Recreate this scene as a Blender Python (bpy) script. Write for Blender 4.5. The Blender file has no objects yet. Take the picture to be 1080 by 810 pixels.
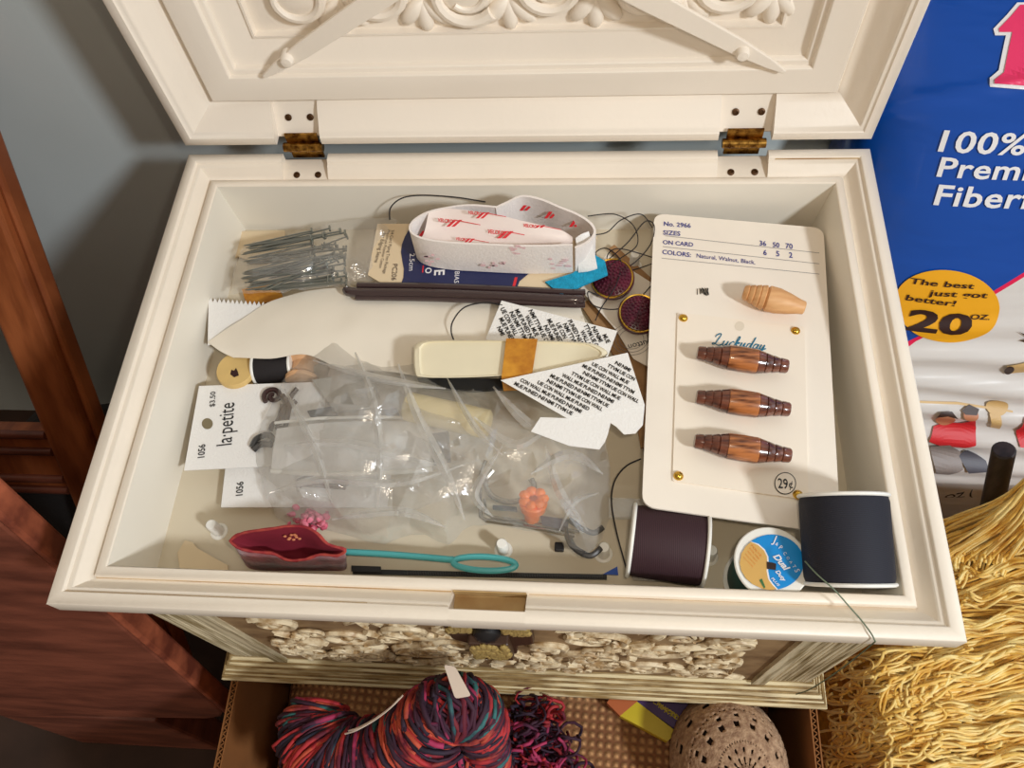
import bpy, bmesh, math, random
from mathutils import Vector as V, Matrix, noise, Euler
PI = math.pi
sc = bpy.context.scene
COL = sc.collection

# ------------------------------------------------------------------ camera
CAM = V((.0394, -.2011, .5376)); FPX = 871.7
def _rot(p, y, r):
    return Matrix.Rotation(y, 3, 'Z') @ Matrix.Rotation(p, 3, 'X') @ Matrix.Rotation(r, 3, 'Z')
RM = _rot(.4972, .1839, -.1459)
cd = bpy.data.cameras.new('camera'); co = bpy.data.objects.new('camera', cd); COL.objects.link(co)
co.matrix_world = Matrix.Translation(CAM) @ RM.to_4x4()
cd.sensor_width = 36; cd.lens = FPX / 1080 * 36; cd.clip_start = .01; cd.clip_end = 50
sc.camera = co
# ------------------------------------------------------------------ light
sc.view_settings.view_transform = 'Standard'; sc.view_settings.look = 'None'
sc.view_settings.gamma = 1; sc.view_settings.exposure = 0.0
sc.view_settings.use_curve_mapping = False
w = bpy.data.worlds.new('world'); sc.world = w; w.use_nodes = True
w.node_tree.nodes['Background'].inputs[0].default_value = (1.0, .83, .65, 1)
w.node_tree.nodes['Background'].inputs[1].default_value = .33
def area(name, loc, target, size, power, col, shape='DISK'):
    l = bpy.data.lights.new(name, 'AREA'); l.shape = shape; l.size = size; l.energy = power; l.color = col
    o = bpy.data.objects.new(name, l); COL.objects.link(o); o.location = loc
    o.rotation_euler = (V(target) - V(loc)).to_track_quat('-Z', 'Y').to_euler(); return o
KEY = V((.63, -.53, .66)).normalized() * 1.7
area('daylight', V((0, 0, .17)) + KEY, (0, 0, .17), .17, 18, (.90, .95, 1.0))
area('cool_fill_light', (1.7, -.25, .75), (0, 0, .15), .9, 3.5, (.72, .86, 1.0))  # added cool lamp off to the right, for highlights on the plastic
FL = CAM + RM @ V((.024, .016, .004))
area('camera_flash', FL, FL + RM @ V((0, 0, -1)), .014, .28, (1.0, .84, .65))

# ------------------------------------------------------------------ helpers
def lin(c):
    return tuple(((v/255)/12.92 if v/255 <= .04045 else ((v/255+.055)/1.055)**2.4) for v in c)
def ray(px, py):
    return RM @ V(((px-540)/FPX, (405-py)/FPX, -1))
class Plane:
    def __init__(s, p, n): s.p = V(p); s.n = V(n).normalized()
    def __call__(s, px, py):
        d = ray(px, py); return CAM + d * ((s.p-CAM).dot(s.n) / d.dot(s.n))
def PZ(z): return Plane((0, 0, z), (0, 0, 1))
def PY(y): return Plane((0, y, 0), (0, -1, 0))
def at(px, py, z): return PZ(z)(px, py)
def aty(px, py, y): return PY(y)(px, py)
def atx(px, py, x): return Plane((x, 0, 0), (1, 0, 0))(px, py)

class MB:
    def __init__(s): s.v = []; s.f = []; s.mi = []; s.m = 0
    def add(s, vs, fs):
        b = len(s.v); s.v += [V(p) for p in vs]
        for f in fs: s.f.append([b+i for i in f]); s.mi.append(s.m)
    def box(s, a, b):
        x0, y0, z0 = a; x1, y1, z1 = b
        s.add([(x0,y0,z0),(x1,y0,z0),(x1,y1,z0),(x0,y1,z0),(x0,y0,z1),(x1,y0,z1),(x1,y1,z1),(x0,y1,z1)],
              [(3,2,1,0),(4,5,6,7),(0,1,5,4),(1,2,6,5),(2,3,7,6),(3,0,4,7)])
    def prism(s, pts, up):
        pts = [V(p) for p in pts]; n = len(pts); up = V(up)
        nn = V((0,0,0))
        for i in range(n): nn += (pts[i]-pts[0]).cross(pts[(i+1) % n]-pts[0])
        if nn.dot(up) < 0: pts.reverse()
        s.add(pts + [p+up for p in pts],
              [tuple(range(n))[::-1], tuple(range(n, 2*n))] + [(i, (i+1) % n, n+(i+1) % n, n+i) for i in range(n)])
    def tube(s, pts, r, k=6, closed=False, cap=True):
        pts = [V(p) for p in pts]; n = len(pts)
        rr = r if isinstance(r, (list, tuple)) else [r]*n
        ts = []
        for i in range(n):
            a = pts[(i-1) % n] if closed else pts[max(i-1, 0)]
            b = pts[(i+1) % n] if closed else pts[min(i+1, n-1)]
            t = b-a; ts.append(t.normalized() if t.length > 1e-9 else V((0,0,1)))
        u = ts[0].orthogonal().normalized(); vs = []
        for i in range(n):
            u = (u - ts[i]*u.dot(ts[i]))
            u = u.normalized() if u.length > 1e-6 else ts[i].orthogonal().normalized()
            w2 = ts[i].cross(u)
            for j in range(k):
                a = 2*PI*j/k; vs.append(pts[i] + (u*math.cos(a) + w2*math.sin(a))*rr[i])
        fs = []
        for i in range(n if closed else n-1):
            i2 = (i+1) % n
            for j in range(k):
                j2 = (j+1) % k; fs.append((i*k+j, i*k+j2, i2*k+j2, i2*k+j))
        if cap and not closed:
            fs.append(tuple(range(k))[::-1]); fs.append(tuple((n-1)*k+j for j in range(k)))
        s.add(vs, fs)
    def lathe(s, prof, base, axis, k=32):
        """prof: (radius, height) pairs along axis from base"""
        base = V(base); ax = V(axis).normalized(); u = ax.orthogonal().normalized(); w2 = ax.cross(u)
        vs = []; fs = []; n = len(prof)
        for r, h in prof:
            for j in range(k):
                a = 2*PI*j/k; vs.append(base + ax*h + (u*math.cos(a)+w2*math.sin(a))*max(r, 1e-6))
        for i in range(n-1):
            for j in range(k):
                j2 = (j+1) % k; fs.append((i*k+j, i*k+j2, (i+1)*k+j2, (i+1)*k+j))
        fs.append(tuple(range(k))[::-1]); fs.append(tuple((n-1)*k+j for j in range(k)))
        s.add(vs, fs)
    def grid(s, fn, nu, nv, flip=False, cu=False):
        vs = [fn(i/nu, j/nv) for j in range(nv+1) for i in range(nu+1)]
        fs = []
        for j in range(nv):
            for i in range(nu):
                a = j*(nu+1)+i; q = (a, a+1, a+nu+2, a+nu+1)
                fs.append(q[::-1] if flip else q)
        s.add(vs, fs)
    def blob(s, c, r, k=10, rot=None, fn=None):
        c = V(c); vs = []; fs = []; m = k//2+1
        for i in range(m+1):
            t = PI*i/m
            for j in range(k):
                a = 2*PI*j/k; p = V((math.sin(t)*math.cos(a), math.sin(t)*math.sin(a), math.cos(t)))
                q = V((p.x*r[0], p.y*r[1], p.z*r[2]))
                if fn: q = q*fn(p)
                if rot: q = rot @ q
                vs.append(c+q)
        for i in range(m):
            for j in range(k):
                j2 = (j+1) % k; fs.append((i*k+j, (i+1)*k+j, (i+1)*k+j2, i*k+j2))
        s.add(vs, fs)
    def build(s, name, mats, parent=None, smooth=True, ang=38, weld=False, mods=()):
        org = V(parent['_o']) if parent else V((0, 0, 0))
        me = bpy.data.meshes.new(name)
        me.from_pydata([tuple(p-org) for p in s.v], [], s.f)
        for m in (mats if isinstance(mats, (list, tuple)) else [mats]): me.materials.append(m)
        me.polygons.foreach_set('material_index', s.mi)
        if weld:
            bm = bmesh.new(); bm.from_mesh(me); bmesh.ops.remove_doubles(bm, verts=bm.verts, dist=1e-5)
            bmesh.ops.recalc_face_normals(bm, faces=bm.faces); bm.to_mesh(me); bm.free()
        if smooth:
            me.shade_smooth()
            if ang: me.set_sharp_from_angle(angle=math.radians(ang))
        me.validate()
        o = bpy.data.objects.new(name, me); COL.objects.link(o)
        if parent: o.parent = parent; o['_o'] = tuple(parent['_o'])
        else: o['_o'] = (0, 0, 0)
        for m in mods:
            if m[0] == 'bevel':
                b = o.modifiers.new('b', 'BEVEL'); b.width = m[1]; b.segments = 2; b.limit_method = 'ANGLE'; b.angle_limit = .6
            elif m[0] == 'solid':
                b = o.modifiers.new('s', 'SOLIDIFY'); b.thickness = m[1]; b.offset = m[2]
            elif m[0] == 'sub':
                b = o.modifiers.new('u', 'SUBSURF'); b.levels = m[1]; b.render_levels = m[1]
        return o
def tag(o, label, cat, group=None, kind=None):
    o['label'] = label; o['category'] = cat
    if group: o['group'] = group
    if kind: o['kind'] = kind
    return o
def thing(name, loc, label, cat, group=None):
    o = bpy.data.objects.new(name, None); COL.objects.link(o); o.location = loc; o['_o'] = tuple(loc)
    o.empty_display_size = .01
    return tag(o, label, cat, group)
def struct(o): o['kind'] = 'structure'; return o

# text ------------------------------------------------------------------
_tc = {}
def glyphs(body, shear=0., bold=0., spacing=1.):
    key = (body, shear, bold, spacing)
    if key not in _tc:
        c = bpy.data.curves.new('t', 'FONT'); c.body = body; c.shear = shear; c.offset = bold; c.space_character = spacing
        c.size = 1; c.resolution_u = 3; c.fill_mode = 'BOTH'
        o = bpy.data.objects.new('t', c); COL.objects.link(o)
        bpy.context.view_layer.update()
        ev = o.evaluated_get(bpy.context.evaluated_depsgraph_get()); me = ev.to_mesh()
        vs = [(v.co.x, v.co.y) for v in me.vertices]; fs = [tuple(p.vertices) for p in me.polygons]
        ev.to_mesh_clear(); bpy.data.objects.remove(o); bpy.data.curves.remove(c)
        _tc[key] = (vs, fs)
    return _tc[key]
def text(mb, body, pl, p0, p1, asp=1., shear=0., bold=0., spacing=1., lift=.00025, mapf=None):
    """a line of lettering whose baseline runs from pixel p0 to p1 on plane pl"""
    vs, fs = glyphs(body, shear, bold, spacing)
    if not vs: return
    x0 = min(v[0] for v in vs); x1 = max(v[0] for v in vs)
    a, b = pl(*p0), pl(*p1); ex = (b-a)/(x1-x0); n = pl.n
    if n.dot(CAM-a) < 0: n = -n
    ey = n.cross(ex)*asp
    out = [a + ex*(x-x0) + ey*y + n*lift for x, y in vs]
    if mapf:
        bm = bmesh.new(); bv = [bm.verts.new(p) for p in out]
        for f in fs:
            try: bm.faces.new([bv[i] for i in f])
            except ValueError: pass
        bmesh.ops.triangulate(bm, faces=bm.faces[:])
        bmesh.ops.subdivide_edges(bm, edges=[e for e in bm.edges if e.calc_length() > .0025], cuts=2, use_grid_fill=True)
        bmesh.ops.triangulate(bm, faces=bm.faces[:])
        for i, v in enumerate(bm.verts): v.index = i
        out = [mapf(v.co.copy(), lift) for v in bm.verts]; fs = [tuple(v.index for v in f.verts) for f in bm.faces]; bm.free()
    mb.add(out, fs)
def polyprint(mb, pts, pl, lift=.0002, mapf=None, cuts=0):
    w3 = [pl(*p) for p in pts]; n = pl.n if pl.n.dot(CAM-w3[0]) > 0 else -pl.n
    bm = bmesh.new(); f = bm.faces.new([bm.verts.new(p) for p in w3])
    f.normal_update()
    if f.normal.dot(n) < 0: f.normal_flip()
    bmesh.ops.triangulate(bm, faces=bm.faces[:])
    for _ in range(cuts): bmesh.ops.subdivide_edges(bm, edges=bm.edges[:], cuts=1, use_grid_fill=True)
    bm.verts.ensure_lookup_table()
    for i, v in enumerate(bm.verts): v.index = i
    vs = [v.co + n*lift if not mapf else mapf(v.co.copy(), lift) for v in bm.verts]
    mb.add(vs, [tuple(v.index for v in f.verts) for f in bm.faces]); bm.free()
def ell(cx, cy, rx, ry, n=28, rot=0):
    c, s = math.cos(rot), math.sin(rot)
    return [(cx+rx*math.cos(2*PI*i/n)*c-ry*math.sin(2*PI*i/n)*s, cy+rx*math.cos(2*PI*i/n)*s+ry*math.sin(2*PI*i/n)*c) for i in range(n)]
def smoothline(pts, n):
    pts = [V(p) for p in pts]
    def cr(a, b, c, d, t):
        return .5*((2*b)+(c-a)*t+(2*a-5*b+4*c-d)*t*t+(3*b-a-3*c+d)*t**3)
    out = []; m = len(pts)-1
    for i in range(n+1):
        u = i/n*m; k = min(int(u), m-1); t = u-k
        out.append(cr(pts[max(k-1, 0)], pts[k], pts[k+1], pts[min(k+2, m)], t))
    return out
def rrect(quad, rad, n=5):
    """rounded corners on a 3-D quad"""
    out = []; q = [V(p) for p in quad]
    for i in range(4):
        p = q[i]; a = (q[i-1]-p).normalized(); b = (q[(i+1) % 4]-p).normalized()
        for k in range(n+1):
            t = k/n; p0 = p+a*rad; p2 = p+b*rad
            out.append(p0*(1-t)**2 + p*2*t*(1-t) + p2*t*t)
    return out

# materials ---------------------------------------------------------------
def mat(name, rgb, rough=.5, metal=0, var=0., vscale=40, rgb2=None, bump=0., bscale=200, stretch=(1,1,1), spec=.5, coat=0, sheen=0, detail=4, lo=.35, hi=.65, subs=0):
    m = bpy.data.materials.new(name); m.use_nodes = True; nt = m.node_tree; N = nt.nodes; L = nt.links
    b = N['Principled BSDF']; c = lin(rgb)
    b.inputs['Base Color'].default_value = (*c, 1); b.inputs['Roughness'].default_value = rough
    b.inputs['Metallic'].default_value = metal; b.inputs['Specular IOR Level'].default_value = spec
    b.inputs['Coat Weight'].default_value = coat; b.inputs['Sheen Weight'].default_value = sheen
    if subs:
        b.inputs['Subsurface Weight'].default_value = subs; b.inputs['Subsurface Radius'].default_value = (.004, .003, .002); b.inputs['Subsurface Scale'].default_value = 1
    tc = N.new('ShaderNodeTexCoord'); mp = N.new('ShaderNodeMapping'); mp.inputs['Scale'].default_value = stretch
    L.new(tc.outputs['Object'], mp.inputs['Vector'])
    if rgb2 is not None or var:
        t = N.new('ShaderNodeTexNoise'); t.inputs['Scale'].default_value = vscale; t.inputs['Detail'].default_value = detail
        L.new(mp.outputs[0], t.inputs['Vector'])
        r = N.new('ShaderNodeValToRGB'); r.color_ramp.elements[0].position = lo; r.color_ramp.elements[1].position = hi
        c2 = lin(rgb2) if rgb2 is not None else tuple(x*(1-var) for x in c)
        r.color_ramp.elements[0].color = (*c2, 1); r.color_ramp.elements[1].color = (*c, 1)
        L.new(t.outputs['Fac'], r.inputs['Fac']); L.new(r.outputs['Color'], b.inputs['Base Color'])
    if bump:
        t2 = N.new('ShaderNodeTexNoise'); t2.inputs['Scale'].default_value = bscale; t2.inputs['Detail'].default_value = 5
        L.new(mp.outputs[0], t2.inputs['Vector'])
        bp = N.new('ShaderNodeBump'); bp.inputs['Strength'].default_value = bump; bp.inputs['Distance'].default_value = .001
        L.new(t2.outputs['Fac'], bp.inputs['Height']); L.new(bp.outputs[0], b.inputs['Normal'])
    return m
def wave_mat(name, rgb, rgb2, scale, rough=.8, direction='X', dist=0, stretch=(1,1,1), bump=.5, lo=.3, hi=.7, coat=0, sheen=0):
    m = bpy.data.materials.new(name); m.use_nodes = True; nt = m.node_tree; N = nt.nodes; L = nt.links
    b = N['Principled BSDF']; b.inputs['Roughness'].default_value = rough; b.inputs['Coat Weight'].default_value = coat; b.inputs['Sheen Weight'].default_value = sheen
    tc = N.new('ShaderNodeTexCoord'); mp = N.new('ShaderNodeMapping'); mp.inputs['Scale'].default_value = stretch
    L.new(tc.outputs['Object'], mp.inputs['Vector'])
    t = N.new('ShaderNodeTexWave'); t.bands_direction = direction; t.inputs['Scale'].default_value = scale; t.inputs['Distortion'].default_value = dist
    t.inputs['Detail'].default_value = 3; t.inputs['Detail Scale'].default_value = 2
    L.new(mp.outputs[0], t.inputs['Vector'])
    r = N.new('ShaderNodeValToRGB'); r.color_ramp.elements[0].position = lo; r.color_ramp.elements[1].position = hi
    r.color_ramp.elements[0].color = (*lin(rgb2), 1); r.color_ramp.elements[1].color = (*lin(rgb), 1)
    L.new(t.outputs['Fac'], r.inputs['Fac']); L.new(r.outputs['Color'], b.inputs['Base Color'])
    bp = N.new('ShaderNodeBump'); bp.inputs['Strength'].default_value = bump; bp.inputs['Distance'].default_value = .0006
    L.new(t.outputs['Fac'], bp.inputs['Height']); L.new(bp.outputs[0], b.inputs['Normal'])
    return m
def burlap_mat(name, rgb, rgb2, scale, rot=0):
    m = bpy.data.materials.new(name); m.use_nodes = True; nt = m.node_tree; N = nt.nodes; L = nt.links
    b = N['Principled BSDF']; b.inputs['Roughness'].default_value = .9
    tc = N.new('ShaderNodeTexCoord'); mp = N.new('ShaderNodeMapping'); mp.inputs['Rotation'].default_value = (0, 0, rot)
    L.new(tc.outputs['Object'], mp.inputs['Vector'])
    ws = []
    for d in 'XY':
        t = N.new('ShaderNodeTexWave'); t.bands_direction = d; t.inputs['Scale'].default_value = scale; t.inputs['Distortion'].default_value = .9
        t.inputs['Detail Scale'].default_value = 40
        L.new(mp.outputs[0], t.inputs['Vector']); ws.append(t)
    mx = N.new('ShaderNodeMath'); mx.operation = 'MULTIPLY'
    L.new(ws[0].outputs['Fac'], mx.inputs[0]); L.new(ws[1].outputs['Fac'], mx.inputs[1])
    ck = N.new('ShaderNodeTexNoise'); ck.inputs['Scale'].default_value = 90; L.new(mp.outputs[0], ck.inputs['Vector'])
    ad = N.new('ShaderNodeMath'); ad.operation = 'MULTIPLY_ADD'; L.new(ck.outputs['Fac'], ad.inputs[0]); ad.inputs[1].default_value = .5; L.new(mx.outputs[0], ad.inputs[2])
    r = N.new('ShaderNodeValToRGB'); r.color_ramp.elements[0].position = .25; r.color_ramp.elements[1].position = .8
    r.color_ramp.elements[0].color = (*lin(rgb2), 1); r.color_ramp.elements[1].color = (*lin(rgb), 1)
    L.new(ad.outputs[0], r.inputs['Fac']); L.new(r.outputs['Color'], b.inputs['Base Color'])
    bp = N.new('ShaderNodeBump'); bp.inputs['Strength'].default_value = .9; bp.inputs['Distance'].default_value = .002
    L.new(mx.outputs[0], bp.inputs['Height']); L.new(bp.outputs[0], b.inputs['Normal'])
    return m
def plastic(name, tint=(235, 232, 225), haze=.16, gloss=.12, rough=.12, bump=.3, bscale=120):
    m = bpy.data.materials.new(name); m.use_nodes = True; nt = m.node_tree; N = nt.nodes; L = nt.links
    N.remove(N['Principled BSDF']); out = N['Material Output']
    tr = N.new('ShaderNodeBsdfTransparent'); tr.inputs[0].default_value = (1, 1, 1, 1)
    gl = N.new('ShaderNodeBsdfGlossy'); gl.inputs['Roughness'].default_value = rough
    df = N.new('ShaderNodeBsdfDiffuse'); df.inputs[0].default_value = (*lin(tint), 1)
    tl = N.new('ShaderNodeBsdfTranslucent'); tl.inputs[0].default_value = (*lin(tint), 1)
    dm = N.new('ShaderNodeMixShader'); dm.inputs[0].default_value = .25; L.new(df.outputs[0], dm.inputs[1]); L.new(tl.outputs[0], dm.inputs[2])
    a = N.new('ShaderNodeMixShader'); a.inputs[0].default_value = haze; L.new(tr.outputs[0], a.inputs[1]); L.new(dm.outputs[0], a.inputs[2])
    lw = N.new('ShaderNodeLayerWeight'); lw.inputs[0].default_value = .3
    mu = N.new('ShaderNodeMath'); mu.operation = 'MULTIPLY_ADD'; mu.inputs[1].default_value = .25; mu.inputs[2].default_value = gloss
    L.new(lw.outputs['Fresnel'], mu.inputs[0])
    c = N.new('ShaderNodeMixShader'); L.new(mu.outputs[0], c.inputs[0]); L.new(a.outputs[0], c.inputs[1]); L.new(gl.outputs[0], c.inputs[2])
    L.new(c.outputs[0], out.inputs[0])
    tc = N.new('ShaderNodeTexCoord'); t = N.new('ShaderNodeTexNoise'); t.inputs['Scale'].default_value = bscale; t.inputs['Detail'].default_value = 4
    L.new(tc.outputs['Object'], t.inputs['Vector'])
    bp = N.new('ShaderNodeBump'); bp.inputs['Strength'].default_value = bump; bp.inputs['Distance'].default_value = .002
    L.new(t.outputs['Fac'], bp.inputs['Height'])
    for n_ in (gl, df): L.new(bp.outputs[0], n_.inputs['Normal'])
    return m

M = {}
M['cream'] = mat('cream_plastic', (242, 230, 212), .42, var=.07, vscale=14, bump=.12, bscale=300)
M['cream_lid'] = mat('cream_plastic_lid', (244, 233, 217), .40, var=.05, vscale=10, bump=.1, bscale=300)
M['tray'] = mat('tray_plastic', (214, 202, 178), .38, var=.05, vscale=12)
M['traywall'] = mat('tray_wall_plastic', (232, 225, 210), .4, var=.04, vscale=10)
M['antique'] = mat('antiqued_cream', (230, 214, 172), .5, rgb2=(150, 122, 74), vscale=330, stretch=(.08, 1, 1), lo=.38, hi=.56, bump=.3, bscale=300)
M['antique_v'] = mat('antiqued_grain', (222, 208, 174), .55, rgb2=(140, 122, 84), vscale=260, stretch=(1, 1, .06), lo=.38, hi=.58, bump=.5, bscale=300)
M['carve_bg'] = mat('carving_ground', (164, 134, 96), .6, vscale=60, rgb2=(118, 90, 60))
M['carve'] = mat('carving_cream', (232, 214, 178), .5, rgb2=(172, 140, 96), vscale=150, lo=.36, hi=.56)
M['brass'] = mat('aged_brass', (190, 145, 70), .32, 1, rgb2=(95, 60, 25), vscale=300)
M['screw'] = mat('screw_hole_brown', (80, 52, 25), .45, .6)
M['gold'] = mat('gold_metal', (214, 170, 70), .25, 1)
M['lock'] = mat('lock_brown', (66, 42, 28), .45)
M['lockgold'] = mat('lock_nugget', (205, 178, 110), .4, .3, var=.3, vscale=500)
M['black'] = mat('black', (22, 20, 22), .5)
M['card'] = mat('card_white', (246, 236, 221), .6, var=.03, vscale=30)
M['card2'] = mat('inner_card', (246, 234, 216), .55, var=.02, vscale=30)
M['ink'] = mat('ink_blue', (62, 66, 140), .6)
M['inkgrey'] = mat('ink_grey', (140, 132, 130), .6)
M['inkblack'] = mat('ink_black', (20, 20, 22), .6)
M['inkteal'] = mat('ink_teal', (20, 110, 140), .6)
M['walnut'] = mat('walnut_wood', (186, 114, 62), .28, rgb2=(84, 40, 22), vscale=420, stretch=(.16, 1, 1), lo=.36, hi=.6, coat=.5)
M['walnut_d'] = mat('walnut_dark', (124, 68, 46), .25, rgb2=(66, 30, 22), vscale=420, stretch=(.2, 1, 1), coat=.6)
M['natural'] = mat('natural_wood', (226, 176, 122), .5, rgb2=(208, 152, 98), vscale=60, stretch=(1,6,6))
M['natural_d'] = mat('natural_wood_groove', (170, 112, 62), .6)
M['white'] = mat('white_plastic', (240, 238, 230), .35)
M['navy_thread'] = wave_mat('navy_thread', (25, 26, 40), (18, 18, 30), 420, .75, 'Y', .4, (1,1,1), .10, .2, .8)
M['brown_thread'] = wave_mat('brown_thread', (58, 28, 36), (44, 20, 27), 380, .7, 'X', .4, (1,1,1), .12, .2, .8)
M['green_thread'] = mat('green_thread', (98, 112, 88), .6)
M['darkgreen'] = mat('darkgreen_thread', (30, 70, 60), .7)
M['label_blue'] = mat('label_blue', (0, 138, 214), .4)
M['label_gold'] = mat('label_gold', (212, 168, 92), .4)
M['label_orange'] = mat('label_orange', (222, 130, 50), .4)
M['felt'] = mat('turquoise_felt', (20, 160, 200), .9, var=.25, vscale=300, bump=.6, bscale=900)
M['bodkin'] = mat('teal_plastic', (84, 176, 178), .35)
M['maroon'] = mat('maroon_button', (96, 26, 48), .3, rgb2=(62, 14, 32), vscale=200)
M['thread_black'] = mat('black_thread', (24, 18, 20), .7)
M['velvet'] = mat('red_velvet', (164, 32, 46), .8, rgb2=(112, 16, 32), vscale=120, bump=.4, bscale=500, sheen=.4)
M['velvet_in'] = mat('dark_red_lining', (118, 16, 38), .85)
M['velvet_rim'] = mat('worn_red_hem', (176, 70, 58), .8, rgb2=(140, 26, 40), vscale=250)
M['pink'] = mat('pink_petal', (226, 130, 150), .6, rgb2=(190, 60, 90), vscale=90)
M['interfacing'] = mat('white_interfacing', (240, 231, 214), .7, var=.03, vscale=30)
M['fabric_white'] = mat('white_fabric', (240, 238, 234), .85, bump=.3, bscale=900)
M['casecream'] = mat('cream_case', (236, 226, 196), .35, var=.06, vscale=40)
M['amber'] = mat('amber_tape', (216, 152, 46), .35, rgb2=(180, 112, 26), vscale=120)
M['pkcream'] = mat('package_cream', (226, 205, 170), .55)
M['pknavy'] = mat('package_navy', (36, 42, 84), .4)
M['red'] = mat('print_red', (216, 44, 52), .5)
M['redfaint'] = mat('faded_red_print', (228, 190, 192), .8)
M['sleeve'] = mat('dark_brown_sleeve', (58, 42, 42), .18, coat=.8)
M['tape'] = mat('tape_white', (240, 232, 226), .6, bump=.3, bscale=700)
M['tapeback'] = mat('tape_backing', (240, 226, 218), .35)
M['tan'] = mat('tan_cardboard', (176, 136, 92), .8, rgb2=(150, 110, 70), vscale=80)
M['bead'] = mat('cream_wood_bead', (222, 188, 120), .5, var=.1, vscale=90)
M['peach'] = mat('peach_wood', (228, 180, 134), .5, var=.1, vscale=60)
M['steel'] = mat('nickel_pin', (150, 156, 152), .3, .9)
M['chrome'] = mat('chrome', (170, 165, 155), .2, 1)
M['orange'] = mat('orange_plastic', (255, 128, 24), .4)
M['packwhite'] = mat('white_packet', (226, 224, 220), .35, var=.05, vscale=60)
M['packgrey'] = mat('grey_packet', (168, 164, 154), .5, var=.2, vscale=60)
M['charcoal'] = mat('charcoal_plastic', (62, 60, 58), .35)
M['yellowroll'] = mat('cream_yellow_roll', (232, 214, 158), .6)
M['frog'] = mat('dark_brown_cord', (60, 38, 36), .4)
M['zip'] = mat('black_zipper', (26, 26, 28), .5)
M['paperbeige'] = mat('beige_paper', (222, 202, 168), .7)
M['blueplastic'] = mat('blue_plastic', (26, 70, 160), .4)
M['cardboard'] = mat('brown_cardboard', (150, 96, 48), .85, var=.15, vscale=40)
M['cardedge'] = mat('cardboard_edge', (196, 134, 74), .85)
M['burlap'] = burlap_mat('burlap', (222, 166, 112), (138, 90, 56), 58, .06)
M['lace'] = mat('tan_lace', (190, 156, 124), .9, rgb2=(146, 112, 86), vscale=300, bump=.6, bscale=900)
M['laceegg'] = mat('dark_form', (44, 28, 22), .9)
M['pkyellow'] = mat('packet_yellow', (214, 190, 30), .45)
M['pkpurple'] = mat('packet_purple', (74, 44, 108), .45)
M['pkorange'] = mat('packet_orange', (196, 104, 54), .5)
M['yarn_y'] = mat('yellow_yarn', (252, 212, 112), .38, rgb2=(222, 168, 62), vscale=70, sheen=.2)
M['yarn_y2'] = mat('yellow_yarn_pale', (255, 232, 156), .38, rgb2=(240, 196, 98), vscale=70, sheen=.2)
M['yarn_core'] = mat('yellow_yarn_core', (206, 150, 52), .8, rgb2=(150, 100, 30), vscale=160)
M['yr'] = mat('yarn_red', (186, 48, 52), .75, rgb2=(96, 20, 40), vscale=55, lo=.42, hi=.55)
M['yo'] = mat('yarn_rust', (200, 84, 58), .75, rgb2=(120, 32, 44), vscale=55, lo=.42, hi=.55)
M['yn'] = mat('yarn_navy', (38, 30, 48), .75, rgb2=(64, 22, 44), vscale=55)
M['yt'] = mat('yarn_teal', (52, 112, 112), .7, rgb2=(36, 40, 60), vscale=60, lo=.42, hi=.55)
M['ym'] = mat('yarn_magenta', (176, 50, 92), .75, rgb2=(70, 20, 50), vscale=55, lo=.42, hi=.55)
M['ycore'] = mat('yarn_core', (40, 16, 26), .9)
M['tagpaper'] = mat('tag_paper', (226, 208, 190), .7, var=.04, vscale=90)
M['woodframe'] = mat('red_brown_wood', (186, 106, 60), .42, rgb2=(138, 72, 38), vscale=22, stretch=(4, 1, .6), bump=.2, bscale=120)
M['wooddark'] = mat('dark_brown_wood', (142, 80, 60), .42, rgb2=(100, 52, 38), vscale=16, stretch=(1.2, 1, 4), bump=.25, bscale=90)
M['woodedge'] = mat('worn_wood_edge', (176, 96, 66), .5, rgb2=(112, 54, 38), vscale=60)
M['fur'] = mat('dark_grey_fabric', (50, 46, 44), .95, bump=.8, bscale=400)
M['stick'] = mat('dark_wood_stick', (56, 44, 42), .55, rgb2=(34, 26, 26), vscale=90, stretch=(3,3,.6))
M['wall'] = mat('wall_paint', (214, 224, 224), .7, rgb2=(202, 210, 208), vscale=3, bump=.06, bscale=300)
M['floor'] = mat('floor_brown', (70, 48, 36), .8, var=.3, vscale=20)
M['skin'] = mat('print_skin', (196, 130, 96), .5); M['pblack'] = mat('print_dark', (60, 40, 34), .5); M['pgrey'] = mat('print_grey', (150, 140, 136), .5)
M['pslate'] = mat('print_slate', (90, 90, 100), .5); M['pbeige'] = mat('print_beige', (214, 178, 120), .5)
M['bagorange'] = mat('print_orange', (246, 176, 34), .35); M['bagpink'] = mat('print_pink', (238, 60, 110), .35); M['bagwhite'] = mat('print_white', (238, 236, 236), .35)
M['bagbrown'] = mat('print_brown', (50, 26, 24), .4)
M['clear'] = plastic('clear_film', (255, 253, 248), .21, .11, .14, .6, 190)
M['fold'] = plastic('folded_clear_film', (255, 254, 250), .42, .16, .12, .5, 220)
M['clear2'] = plastic('thin_clear_film', (255, 253, 248), .13, .09, .12, .6, 170)

# ------------------------------------------------------------------ room
H = .1945
mb = MB(); mb.box((-1.5, .2, -.3), (1.5, .24, 1.6)); struct(mb.build('wall_back', M['wall'], smooth=False))
mb = MB(); mb.box((-1.5, -1.2, -.34), (1.5, .2, -.3)); struct(mb.build('floor', M['floor'], smooth=False))

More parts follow.
